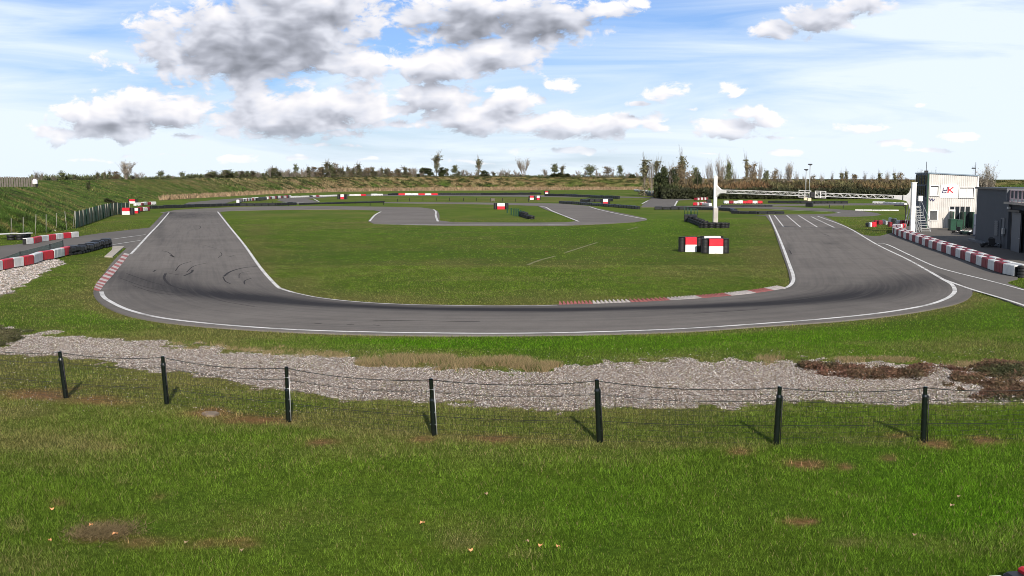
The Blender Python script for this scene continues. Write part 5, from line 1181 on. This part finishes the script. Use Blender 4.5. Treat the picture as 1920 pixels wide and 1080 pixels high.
# wheelie bins and karts in front of the entrance
def binn(px, py, lab, s_=1.0):
    c = PX(px, py); e = empty('wheelie_bin', c, lab, 'bin', 'green bins by the entrance'); b = MB(); b.box((0, 0, .52 * s_), (.5, .5, .9 * s_), 0, 1.15); b.build('tub', e, False, M['green'])
    b = MB(); b.bbox((0, -.02, 1.02 * s_), (.62, .66, .1), 0, .04); b.build('lid', e, False, M['green']); b = MB()
    for x_ in (-.25, .25): b.lathe((x_, .25, .1), [(.03, -.03), (.1, -.03), (.1, .03), (.03, .03)], 12, 'X')
    b.build('wheel', e, False, M['rubber'])
binn(1785, 433, 'tall dark green wheelie bin left of the entrance of the white building', 1.1); binn(1797, 432.5, 'lower dark green bin in the middle of the entrance')
def kart(c, rz, lab, bodym='dkmetal', s_=1.0):
    e = empty('racing_kart', c, lab, 'kart', None, rz); e.scale = (s_, s_, s_)
    b = MB(); b.tube((-.8, -.25, .12), (.8, -.25, .12), .025, n=6).tube((-.8, .25, .12), (.8, .25, .12), .025, n=6)
    for x_ in (-.8, -.2, .3, .8): b.tube((x_, -.3, .12), (x_, .3, .12), .02, n=6)
    b.tube((-.6, -.6, .14), (-.6, .6, .14), .02, n=6).tube((.65, -.5, .14), (.65, .5, .14), .02, n=6); b.build('frame', e, False, M['dkmetal'])
    for x_, y_, r in ((-.6, .58, .15), (-.6, -.58, .15), (.65, .52, .13), (.65, -.52, .13)): b = MB(); b.lathe((x_, y_, r), [(r * .5, -.09), (r * .9, -.09), (r, -.06), (r, .06), (r * .9, .09), (r * .5, .09)], 14, 'Y', True); b.build('wheel', e, True, M['rubber'])
    b = MB(); b.bbox((-.25, 0, .22), (.45, .38, .1), 0, .04); b.box((-.5, 0, .42), (.08, .38, .42)); b.build('seat', e, False, M['black'])
    b = MB(); b.bbox((.85, 0, .2), (.35, .7, .18), 0, .05).bbox((.05, .5, .2), (.7, .2, .18), 0, .05).bbox((.05, -.5, .2), (.7, .2, .18), 0, .05); b.build('bodywork', e, False, M[bodym])
    b = MB(); n = 14
    for i in range(n):
        a0, a1 = 2 * math.pi * i / n, 2 * math.pi * (i + 1) / n; f = lambda a: Vector((.2 - .06 * math.sin(a), .16 * math.cos(a), .52 + .15 * math.sin(a))); b.tube(f(a0), f(a1), .018, n=5)
    b.tube((.6, 0, .15), (.2, 0, .52), .015, n=5); b.build('steering_wheel', e, False, M['black'])
kart(PX(1806, 438), R(15), 'kart parked nearest the gate of the white building', 'white'); kart(PX(1820, 440.5), R(100), 'kart parked at the corner between the two buildings', 'green'); kart(PX(1858, 464), R(70), 'dark kart standing in the shade against the grey building', 'dkmetal', 1.1)
# blue-black container between the buildings
c = PX(1827, 444); b = MB(); b.bbox((.12, 1.0, .95), (.5, 1.6, 1.9), 0, .04).box((.12, .19, 1.0), (.08, .04, 1.7)).box((.12, .17, 1.0), (.3, .03, .06)); o = tag(b.build('storage_cabinet', mat=M['slate']), 'narrow blue black cabinet squeezed between the white and grey buildings', 'cabinet'); o.location = c; o.rotation_euler.z = -R(24)

# ------------------------------------------------------------ grey building on the right
gF = PX(1828, 452.3); gN = PX(1926, 478.6); dv = (gN - gF); LG = dv.length; dv.normalize(); gang = math.atan2(dv.y, dv.x)
GB = empty('grey_building', gF, 'dark grey rendered building with a roof terrace at the right border', 'building', rz=gang)
def gx_(px):
    lo, hi = -2.0, 40.0
    for _ in range(40):
        m_ = (lo + hi) / 2; q = gF + dv * m_
        if to_px(q[0], q[1])[0] < px: lo = m_
        else: hi = m_
    return lo
def gz(py, x_): q = gF + dv * x_; return ZAT(py, q[1])
# local frame: x along the wall towards the camera, y to the right of... inside is +y
ins = 1.0 if (Matrix.Rotation(gang, 3, 'Z') @ Vector((0, 1, 0))).x > 0 else -1.0
xs_ = gx_(1887.5); Hh = gz(353.5, 0); Hl = gz(382, xs_); LT = 26.0
b = MB(); b.box((xs_ / 2, ins * 5, Hh / 2), (xs_, 10, Hh)); b.build('wall', GB, False, M['dgrey'])
b = MB(); b.box((xs_ / 2, ins * 5, Hh + .06), (xs_ + .2, 10.3, .14)); b.build('roof', GB, False, M['dkmetal'])
b = MB(); b.box((xs_ + (LT - xs_) / 2 + .002, ins * 5.1, Hl / 2), (LT - xs_, 9.8, Hl)); b.build('wall', GB, False, M['dgrey'])
b = MB(); b.box((xs_ + (LT - xs_) / 2, ins * 4.9, Hl + .07), (LT - xs_, 10.5, .14)); b.build('terrace_slab', GB, False, M['concrete'])
b = MB(); b.box((xs_ + .06, ins * 2.5, (Hh + Hl) / 2 + .15), (.1, 5.4, Hh - Hl - .1)); b.build('terrace_reveal', GB, False, M['dgrey2'])
hr = gz(356.5, xs_ + .5) - Hl - .14; b = MB(); q0 = xs_ + .2
for k_ in range(12): b.box((q0 + k_ * 1.05, ins * .02, Hl + .14 + hr / 2), (.07, .07, hr))
b.box((q0 + 5.8, ins * .02, Hl + .14 + hr), (11.7, .08, .06)).box((q0 + 5.8, ins * .02, Hl + .14 + hr * .28), (11.7, .07, .05)); o = b.build('railing', GB, False, M['rust'])
b = MB(); b.box((q0 + 5.8, ins * .05, Hl + .14 + hr * .15), (11.6, .02, hr * .22)); b.build('infill_panel', o, False, M['white'])
for k_ in range(11):
    b = MB(); b.box((q0 + k_ * 1.05 + .525, ins * .06, Hl + .14 + hr * .64), (.92, .012, hr * .64))
    for j in range(6): b.box((q0 + k_ * 1.05 + .15 + j * .14, ins * .045, Hl + .14 + hr * .64), (.07, .015, hr * .66))
    b.build('slat_panel', o, False, M['dgrey2'])
xa, xb = gx_(1895.5), gx_(1913); zt_ = gz(399, (xa + xb) / 2) ; b = MB(); b.box(((xa + xb) / 2, -ins * .03, zt_ / 2), (xb - xa, .06, zt_)); o = b.build('door', GB, False, M['dgrey2'])
b = MB(); b.box(((xa + xb) / 2, -ins * .10, zt_ + .12), (xb - xa + .5, .3, .14)); b.build('door_canopy', GB, False, M['black'])
b = MB(); b.box((xa + .02, -ins * .065, zt_ / 2), (.07, .05, zt_)).box((xb, -ins * .064, zt_ / 2), (.05, .04, zt_)); b.build('frame', o, False, M['black']); b = MB(); b.box((xb - .15, -ins * .09, 1.0), (.12, .05, .03)); b.build('handle', o, False, M['galv'])
b = MB(); x_ = gx_(1891); zz_ = gz(389.5, x_); b.bbox((x_, -ins * .12, zz_), (.26, .2, .14), 0, .03); b.tube((x_, 0, zz_), (x_, -ins * .1, zz_), .03, n=6); b.build('wall_lamp', GB, False, M['white'])
x_ = gx_(1867.5); z1, z0 = gz(414, x_), gz(442, x_); b = MB(); b.box((x_, -ins * .03, (z0 + z1) / 2), (1.0, .05, z1 - z0))
for k_ in range(7): b.box((x_, -ins * .07, z0 + (z1 - z0) * (k_ + .5) / 7), (.9, .04, .07))
b.build('louvre_panel', GB, False, M['dgrey2'])
x_ = gx_(1879); b = MB(); b.box((x_, -ins * .03, 1.55), (1.0, .05, 1.3)); b.tube((x_ - .35, -ins * .1, 0), (x_ - .35, -ins * .1, 2.1), .05, n=6).tube((x_ + .5, -ins * .1, 0), (x_ + .5, -ins * .1, 1.2), .04, n=6); b.build('service_pipes', GB, False, M['dgrey2'])
b = MB(); x_ = gx_(1883); b.bbox((x_, -ins * .12, 1.28), (.32, .2, .42), 0, .03); b.build('meter_box', GB, False, M['galv'])
b = MB(); b.box((gx_(1850), -ins * .25, .1), (9, .4, .2)); b.build('footing', GB, False, M['dgrey2'])

# partly seen board at the lower right corner
c = PX(1909, 1107); e = empty('barrier_block', c, 'red white and black barrier top just showing at the lower right corner', 'barrier block', None, R(8))
b = MB(); b.bbox((.12, 0, .08), (.52, .3, .24), 0, .04); b.build('sleeve', e, False, M['dkmetal']); b = MB(); b.bbox((.2, .02, .23), (.30, .22, .07), 0, .03); b.build('red_cap', e, False, M['red']); b = MB(); b.bbox((-.26, .02, .14), (.2, .2, .05), 0, .02); b.build('white_cap', e, False, M['white'])

# ------------------------------------------------------------ trees
TREES = {}
def tree_mesh(kind, seed):
    r = np.random.default_rng(seed); b = MB(); tips = []
    def grow(p, d, L, rad, depth, spread, nb__, maxd):
        q = p + d * L; b.tube(p, q, rad, rad * .62, n=5 if depth < 2 else 3, cap=False); tips.append((q, depth))
        if depth >= maxd: return

        for k_ in range(nb__):
            a = r.uniform(0, 6.28); up = d + Vector((math.cos(a), math.sin(a), 0)) * r.uniform(.4, 1) * spread + Vector((0, 0, .25)); up.normalize()
            t = r.uniform(.35, 1.0); grow(p.lerp(q, t), up, L * r.uniform(.55, .85), rad * .5, depth + 1, spread, nb__, maxd)
    # unit tree: height ~1
    if kind in ('bare', 'pale'):
        for k_ in range(6): a = r.uniform(0, 6.28); q_ = r.uniform(.05, .55); grow(Vector((math.cos(a) * .02, math.sin(a) * .02, 0)), Vector((math.cos(a) * q_, math.sin(a) * q_, 1)).normalized(), r.uniform(.30, .5), .014, 0, .5, 5, 3)
        lf, N, sz = ((.19, .165, .125), 1500, .014) if kind == 'bare' else ((.34, .30, .25), 4200, .016)
    elif kind == 'bush':
        for k_ in range(4): a = r.uniform(0, 6.28); grow(Vector((math.cos(a) * .1, math.sin(a) * .1, 0)), Vector((math.cos(a) * .4, math.sin(a) * .4, 1)).normalized(), .4, .014, 0, .8, 3, 2)
        lf, N, sz = (.045, .055, .02), 1700, .07
    elif kind == 'poplar':
        grow(Vector((0, 0, 0)), Vector((0, 0, 1)), .5, .016, 0, .25, 5, 3); grow(Vector((0, 0, .45)), Vector((.02, 0, 1)).normalized(), .4, .010, 1, .22, 5, 3)
        lf, N, sz = (.15, .145, .08), 1300, .030
    elif kind == 'green':
        grow(Vector((0, 0, 0)), Vector((0, 0, 1)), .4, .018, 0, .55, 5, 3); grow(Vector((0, 0, .4)), Vector((0, .05, 1)).normalized(), .35, .012, 1, .5, 4, 3)
        lf, N, sz = (.12, .135, .06), 1600, .034
    elif kind == 'brown':
        grow(Vector((0, 0, 0)), Vector((0, 0, 1)), .3, .018, 0, .7, 5, 3); grow(Vector((.05, 0, 0)), Vector((.1, .05, 1)).normalized(), .45, .014, 0, .6, 4, 3)
        lf, N, sz = (.17, .13, .075), 1500, .032
    else:  # evergreen
        grow(Vector((0, 0, 0)), Vector((0, 0, 1)), .6, .022, 0, .6, 5, 2)
        lf, N, sz = (.035, .045, .018), 2600, .05
    c = []
    if kind in ('bush', 'evergreen'):
        nl = 16; ctr = np.stack([r.uniform(-.36, .36, nl), r.uniform(-.36, .36, nl), r.uniform(.12, .86, nl)], 1); ctr[:, :2] *= (1.15 - ctr[:, 2:3] * .75); kk = r.integers(0, nl, N)
        q = r.normal(0, 1, (N, 3)); q /= np.linalg.norm(q, axis=1)[:, None]; P_ = ctr[kk] + q * (r.uniform(.5, 1, N) * .17)[:, None]; P_[:, 2] = np.clip(P_[:, 2], .01, 1.03)
        lum = r.uniform(.6, 1.5, nl)[kk]
    else:
        tp = [t for t, d in tips if d >= 2 and t.z > .15] or [t for t, d in tips]; kk = r.integers(0, len(tp), N); P_ = np.array([tp[i][:] for i in kk]) + r.normal(0, sz * (1.1 if kind not in ('bare', 'pale') else 1.3), (N, 3)); cl = r.uniform(.6, 1.5, len(tp)); lum = cl[kk]
        if kind not in ('bare', 'pale'):
            nc = 26; cz = r.uniform(.04, .97, nc); wd_ = {'poplar': .10, 'green': .20, 'brown': .24}[kind]; rr_ = wd_ * np.sqrt(np.clip(1.02 - cz, 0, 1)) * 1.3; ca = r.uniform(0, 6.28, nc)
            cc_ = np.stack([np.cos(ca) * rr_ * r.uniform(.1, 1, nc), np.sin(ca) * rr_ * r.uniform(.1, 1, nc), cz], 1); h_ = N * 2 // 3; k2 = r.integers(0, nc, h_)
            P_[:h_] = cc_[k2] + r.normal(0, 1, (h_, 3)) * np.array([wd_ * .28, wd_ * .28, .035]); lum[:h_] = r.uniform(.6, 1.5, nc)[k2]; P_[:, 2] = np.clip(P_[:, 2], .02, 1.04)
    cm = bpy.data.meshes.new('tmp'); bpy.data.meshes.remove(cm)
    n = N; q = r.normal(0, 1, (n, 3, 3)) * sz * .6; v = (P_[:, None, :] + q).reshape(-1, 3); col_ = np.array(lf) * (lum * r.uniform(.65, 1.45, n))[:, None]
    crown = fast_mesh('crown', v, 3, np.arange(3 * n), M['leaf'], {'Col': np.repeat(col_, 3, 0)})
    tm_ = bpy.data.meshes.new('trunk'); tm_.from_pydata(b.v, [], b.f); tm_.materials.append(M['pbark'] if kind in ('bare', 'pale') else M['bark'])
    return tm_, crown
def extent(tm_): zs = [v.co.z for v in tm_.vertices]; xs__ = [abs(v.co.x) for v in tm_.vertices]; return max(zs), max(max(xs__), .12)
VAR = {}
def tree(px, top_, wpx, kind, D, zb_, label, group, name=None):
    key = (kind, random.randint(0, 3))
    if key not in VAR: VAR[key] = tree_mesh(kind, hash(key[0]) % 1 + 17 * key[1] + {'pale': 7, 'bare': 1, 'bush': 2, 'poplar': 3, 'green': 4, 'brown': 5, 'evergreen': 6}[kind])
    tm_, crown = VAR[key]; c = AT(px, D, zb_); h = ZAT(top_, D) - zb_; e_h, e_w = extent(tm_)
    if kind in ('bush', 'evergreen'): e_h, e_w = 1.0, .5
    elif kind in ('poplar', 'green', 'brown'): e_w = {'poplar': .15, 'green': .26, 'brown': .30}[kind]; e_h = 1.16 if kind == 'poplar' else 1.04
    w_ = wpx * D / F / 2
    e = empty(name or {'pale': 'bare_tree', 'bare': 'bare_tree', 'bush': 'bush', 'poplar': 'poplar_tree', 'green': 'leafy_tree', 'brown': 'autumn_tree', 'evergreen': 'evergreen_tree'}[kind], c, label, 'bush' if kind == 'bush' else 'tree', group, random.uniform(0, 6.28))
    e.scale = (w_ / e_w, w_ / e_w, h / e_h); link('trunk', tm_, e); link('crown', crown, e); return e
ADJ = {'pale': 'big pale leafless tree', 'bare': 'small leafless tree with pale twigs', 'bush': 'low dark bush', 'poplar': 'slim upright tree with thin foliage', 'green': 'small pale green tree', 'brown': 'small brownish tree'}
def depth_at(px):
    xs2, ys2 = [], []
    for q, nn2, in zip(ts, nor):
        c = q[:2] + nn2 * q[3] * 1.35; fwx = 960 + F * c[0] / (c[1] * math.cos(TH)); xs2.append(fwx); ys2.append(c[1])
    return xs2, ys2
xs2, ys2 = depth_at(0); xs2 = np.array(xs2); ys2 = np.array(ys2)
def crest(px):
    d = np.abs(xs2 - px); i = int(np.argmin(d)); return ys2[i], ts[i][2]
PROM = {237: 'big pale leafless tree, tallest on the left skyline', 613: 'tallest olive tree of the clump left of centre', 819: 'tall slim tree rising between two dark bushes on the skyline', 897: 'lone pointed poplar on the skyline left of centre line', 982: 'broad sparse tree with pale limbs just right of centre on the skyline',
        1040: 'pale green pointed tree right of the broad sparse tree', 1107: 'dark green sparse tree, first of the three between centre and right thicket', 1137: 'brownish tree in the middle of three isolated skyline trees', 1162: 'dense dark green tree, last of three isolated skyline trees', 1208: 'tall sparse tree at the left edge of the right thicket',
        798: 'wide dark bush left of the tall slim skyline tree', 831: 'wide dark bush right of the tall slim skyline tree', 555: 'tall olive tree with a flat top left of the clump', 427: 'rounded green tree above the left end of the scrubby bank', 908: 'brown bush at the foot of the lone pointed poplar', 341: 'small round topped tree standing alone at left'}
L1 = [(70, 320, 14, 'bare'), (78, 322, 10, 'bare'), (102, 326, 12, 'bare'), (116, 321, 14, 'green'), (123, 330, 8, 'bush'), (140, 328, 8, 'poplar'), (148, 331, 8, 'green'), (164, 332, 10, 'green'), (183, 323, 8, 'poplar'), (197, 322, 6, 'poplar'), (206, 321, 6, 'poplar'), (218, 322, 18, 'brown'), (237, 301, 32, 'pale'), (262, 322, 18, 'bare'),
      (250, 328, 18, 'bare'), (302, 320, 12, 'green'), (315, 328, 8, 'green'), (323, 329, 8, 'bare'), (341, 322, 9, 'green'), (356, 330, 10, 'green'), (365, 328, 10, 'green'), (376, 329, 10, 'green'), (388, 326, 10, 'poplar'), (400, 320, 16, 'green'), (410, 328, 16, 'bush'), (427, 318, 22, 'green'), (428, 327, 26, 'bush'), (443, 322, 9, 'green'), (453, 328, 10, 'green'), (464, 321, 12, 'green'), (474, 328, 9, 'brown'), (485, 321, 14, 'bare'), (493, 325, 8, 'green'), (510, 318, 17, 'green'), (523, 322, 12, 'poplar'), (532, 324, 8, 'bare'), (540, 315, 12, 'bare'),
      (555, 308, 10, 'green'), (568, 314, 10, 'bare'), (578, 312, 8, 'poplar'), (588, 313, 16, 'brown'), (600, 315, 12, 'brown'), (613, 303, 12, 'poplar'), (620, 308, 14, 'green'), (627, 305, 12, 'brown'), (637, 318, 10, 'bare'), (643, 313, 6, 'poplar'), (652, 312, 7, 'poplar'), (663, 314, 8, 'poplar'), (673, 307, 9, 'poplar'), (681, 320, 10, 'bare'), (688, 315, 12, 'brown'), (698, 313, 8, 'poplar'), (707, 317, 12, 'bare'), (716, 315, 8, 'poplar'), (726, 316, 13, 'bare'), (745, 316, 12, 'brown'), (760, 313, 10, 'poplar'), (775, 314, 14, 'bare'),
      (798, 315, 26, 'bush'), (819, 289, 14, 'poplar'), (831, 314, 20, 'bush'), (853, 310, 13, 'green'), (868, 317, 12, 'bare'), (878, 318, 12, 'bare'), (897, 296, 11, 'poplar'), (908, 320, 16, 'bush'), (925, 320, 10, 'bare'), (938, 316, 14, 'bare'), (950, 317, 12, 'bare'), (968, 318, 10, 'bare'), (982, 294, 28, 'bare'), (1022, 316, 16, 'bare'), (1040, 307, 14, 'green'), (1046, 324, 24, 'bush'), (1054, 311, 8, 'poplar'), (1063, 326, 12, 'bush'),
      (1107, 309, 19, 'green'), (1119, 317, 8, 'bare'), (1137, 312, 17, 'brown'), (1162, 311, 13, 'green'), (1185, 326, 12, 'bush'), (1196, 322, 10, 'bare')]
rr = random.Random(5)
for x_ in list(range(392, 500, 9)) + list(range(500, 790, 6)) + list(range(860, 975, 11)) + [1075, 1086, 1098, 1126, 1148, 1175]:
    L1.append((x_ + rr.uniform(-2, 2), rr.uniform(311, 322) if 500 < x_ < 790 else rr.uniform(319, 327), rr.uniform(6, 12), rr.choice(['bare', 'poplar', 'bare', 'bare', 'brown', 'poplar'] if x_ < 790 else ['bare', 'bare', 'poplar'])))
L1.sort()
KC = {}
for (px, tp_, w_, kd) in L1:
    D, zc = crest(px); reg = 'left' if px < 400 else ('left of centre' if px < 800 else 'centre')
    KC[kd] = KC.get(kd, 0) + 1
    lab = PROM.get(px) or '%s, %s such from left on the skyline' % (ADJ[kd], ORD[KC[kd] - 1])
    tree(px, tp_ - 1, w_ * 1.35, kd, D + 3, zc - .3, lab, 'skyline trees, %s' % (kd))
# thicket on the right, standing on level ground
L2 = [(1208, 293, 18, 'poplar', 300), (1222, 292, 16, 'bare', 300), (1231, 296, 14, 'poplar', 300), (1241, 311, 32, 'evergreen', 262), (1256, 316, 34, 'evergreen', 260), (1262, 300, 20, 'bare', 300), (1277, 286, 18, 'poplar', 295), (1275, 305, 28, 'brown', 285), (1292, 318, 24, 'brown', 275), (1302, 309, 16, 'green', 280), (1308, 322, 18, 'evergreen', 272), (1313, 318, 16, 'bare', 300),
      (1332, 296, 20, 'bare', 300), (1352, 289, 30, 'pale', 300), (1366, 301, 17, 'green', 290), (1378, 313, 12, 'bare', 300), (1399, 293, 9, 'poplar', 300), (1412, 302, 24, 'brown', 290), (1423, 297, 12, 'bare', 300), (1435, 315, 13, 'green', 300), (1453, 314, 14, 'brown', 300), (1463, 313, 14, 'bare', 300), (1476, 302, 26, 'pale', 300), (1493, 317, 16, 'bare', 300),
      (1506, 324, 14, 'bare', 310), (1525, 326, 14, 'brown', 310), (1540, 322, 16, 'bare', 310), (1558, 319, 14, 'bare', 310), (1577, 321, 9, 'poplar', 310), (1585, 317, 9, 'poplar', 310), (1600, 325, 18, 'brown', 300), (1619, 319, 18, 'bare', 310), (1633, 324, 14, 'bare', 310), (1647, 321, 10, 'poplar', 310), (1661, 316, 15, 'bare', 310), (1676, 321, 10, 'poplar', 300), (1686, 321, 17, 'brown', 295), (1698, 332, 18, 'brown', 290),
      (1330, 333, 26, 'brown', 285), (1350, 330, 26, 'brown', 280), (1372, 334, 24, 'brown', 282), (1392, 330, 26, 'brown', 284), (1430, 335, 30, 'brown', 284), (1455, 340, 26, 'brown', 282), (1480, 338, 28, 'brown', 284), (1505, 340, 26, 'brown', 284), (1530, 338, 28, 'brown', 280), (1555, 337, 28, 'brown', 284), (1580, 334, 26, 'brown', 282), (1594, 338, 24, 'evergreen', 275), (1612, 336, 26, 'brown', 284), (1635, 334, 26, 'brown', 284), (1655, 332, 24, 'brown', 282), (1670, 336, 24, 'brown', 280), (1720, 313, 16, 'bare', 200), (1752, 313, 16, 'bare', 200), (1847, 303, 42, 'pale', 150), (1838, 312, 26, 'pale', 152), (1890, 348, 22, 'bush', 150), (1572, 348, 18, 'evergreen', 270)]
PR2 = {1242: 'dense dark evergreen at the left end of the right thicket, left half', 1254: 'dense dark evergreen at the left end of the right thicket, right half', 1277: 'tallest sparse tree above the evergreens', 1352: 'widest leafless tree above the gantry pillar', 1332: 'leafless tree just left of the gantry pillar top', 1476: 'V shaped leafless tree above the truss, left of the floodlights',
       1847: 'large pale leafless tree behind the gap between the buildings', 1838: 'leafless tree close against the large pale one behind the white building', 1890: 'dark bush showing above the grey building roof', 1720: 'leafless treetop behind the left corner of the white building', 1752: 'leafless treetop above the white building roof', 1399: 'thin tree with a green top above the truss',
       1412: 'dense brown tree above the left part of the truss', 1366: 'green tree right of the gantry pillar top', 1308: 'dark green tree in the thicket left of the gantry pillar', 1594: 'dark green shrub in the brown thicket behind the truss', 1572: 'smaller dark shrub low in the thicket behind the truss'}
ADJ['evergreen'] = 'dark evergreen shrub'
KC = {}; kx = {}
for q in sorted(L2): KC[q[3]] = KC.get(q[3], 0) + 1; kx[(q[0], q[3])] = ORD[KC[q[3]] - 1]
for (px, tp_, w_, kd, D) in L2: tree(px, tp_, w_ * 1.15, kd, D, 0.0, PR2.get(px) or '%s, %s such from left in the right thicket' % (ADJ[kd].replace('small ', ''), kx[(px, kd)]), 'thicket trees, %s' % kd)
D = 100; pz = ZAT(341, 130)
i_ = int(np.argmin([abs(960 + F * (q[0] + nn2[0] * q[3] * .75) / ((q[1] + nn2[1] * q[3] * .75)) - 166) + (0 if q[1] < 200 else 999) for q, nn2 in zip(ts, nor)]))
q = ts[i_]; pos = q[:2] + nor[i_] * q[3] * .66
tree(205, 371, 34, 'bush', PX(205, 389)[1], .2, 'dark bush behind the far end of the green screened fence', None)
t_ = tree(166, 339, 10, 'bush', pos[1], q[2] * .66, 'small dark shrub on the upper left embankment slope', None, 'shrub')

# low distant wood behind the far embankment
N = 30000; px = RNG.uniform(60, 1215, N); top_ = np.interp(px, [60, 200, 290, 380, 420, 520, 640, 760, 790, 900, 1000, 1070, 1100, 1215], [336, 333, 336, 332, 328, 328, 325, 326, 330, 331, 330, 330, 332, 331]) - 9 * (fbm(px * .09, px * 0, 77) - .45)
DD = np.interp(px, xs2[np.argsort(xs2)], ys2[np.argsort(xs2)]) + 14; dens_ = RNG.uniform(0, 1, N) < np.interp(px, [60, 380, 420, 780, 800, 1215], [.35, .6, 1, 1, .5, .5])
px, top_, DD = px[dens_], top_[dens_], DD[dens_]; n = len(px); x = (px - 960) / F * DD; zt_ = CH + (HOR - top_) * DD / F; z0_ = np.interp(px, xs2[np.argsort(xs2)], ts[np.argsort(xs2), 2]) - .5; z = z0_ + (zt_ - z0_) * RNG.uniform(0, 1, n) ** 1.3
t = np.clip(fbm(x * .12, z * .3, 78) * 2.2 - .6, 0, 1)[:, None]; col = (np.array([.16, .14, .10]) * (1 - t) + np.array([.12, .145, .07]) * t) * RNG.uniform(.6, 1.4, n)[:, None]
o = tri_cloud('distant_wood', np.stack([x, DD, z], 1), RNG.uniform(.4, 1.4, n), RNG.uniform(.15, .7, n), .5, col, M['leaf']); tag(o, 'hazy low olive wood showing behind the far embankment', 'wood')

# undergrowth of the thicket and its dark foot
N = 52000; px = RNG.uniform(1226, 1712, N); Dd = RNG.uniform(262, 305, N); fwd = Dd; x = (px - 960) / F * fwd; hz = 1.6 + 3.0 * fbm(px * .03, Dd * .05, 90); z = RNG.uniform(0, 1, N) ** 1.2 * hz * (.75 + .5 * fbm(px * .11, Dd * .1, 93))
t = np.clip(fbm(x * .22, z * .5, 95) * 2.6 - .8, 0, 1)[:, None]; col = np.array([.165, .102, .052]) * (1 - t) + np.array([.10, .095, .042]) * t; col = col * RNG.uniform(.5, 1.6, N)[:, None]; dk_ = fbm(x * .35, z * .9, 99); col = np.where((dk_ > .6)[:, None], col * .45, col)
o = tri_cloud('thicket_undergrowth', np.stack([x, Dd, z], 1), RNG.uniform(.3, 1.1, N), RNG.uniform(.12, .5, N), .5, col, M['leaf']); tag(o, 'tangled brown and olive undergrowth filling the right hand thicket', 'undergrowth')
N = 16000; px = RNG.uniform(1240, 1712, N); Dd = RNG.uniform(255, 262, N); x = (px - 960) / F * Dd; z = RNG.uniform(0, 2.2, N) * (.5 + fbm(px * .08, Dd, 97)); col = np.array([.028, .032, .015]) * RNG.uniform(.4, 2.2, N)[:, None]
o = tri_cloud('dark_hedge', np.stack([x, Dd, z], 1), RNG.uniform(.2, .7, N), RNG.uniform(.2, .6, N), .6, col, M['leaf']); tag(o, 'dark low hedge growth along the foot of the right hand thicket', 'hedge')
N = 9000; px = RNG.uniform(300, 1215, N); x0_, y0_ = [], []
lo = np.interp(px, [300, 400, 500, 640, 800, 960, 1215], [376, 370, 364.5, 359.5, 357.5, 357, 355.5]); hi = np.interp(px, [300, 400, 500, 640, 800, 960, 1215], [371.5, 366, 360.5, 355, 353, 352.2, 352]); py = hi + (lo - hi) * RNG.uniform(0, 1, N)
Dd = CH / np.tan(TH + np.arctan((py - 540) / F)); fw_ = Dd * math.cos(TH) + CH * math.sin(TH); x = (px - 960) / F * fw_
col = np.array([.29, .21, .125]) * RNG.uniform(.5, 1.4, N)[:, None]; o = tri_cloud('reeds', np.stack([x, Dd, 0 * x], 1), RNG.uniform(.4, 1.2, N), RNG.uniform(.3, .8, N), .5, col, M['leaf']); tag(o, 'tan dry reeds along the foot of the far embankment', 'dry grass')
print('DONE objects', len(bpy.data.objects))
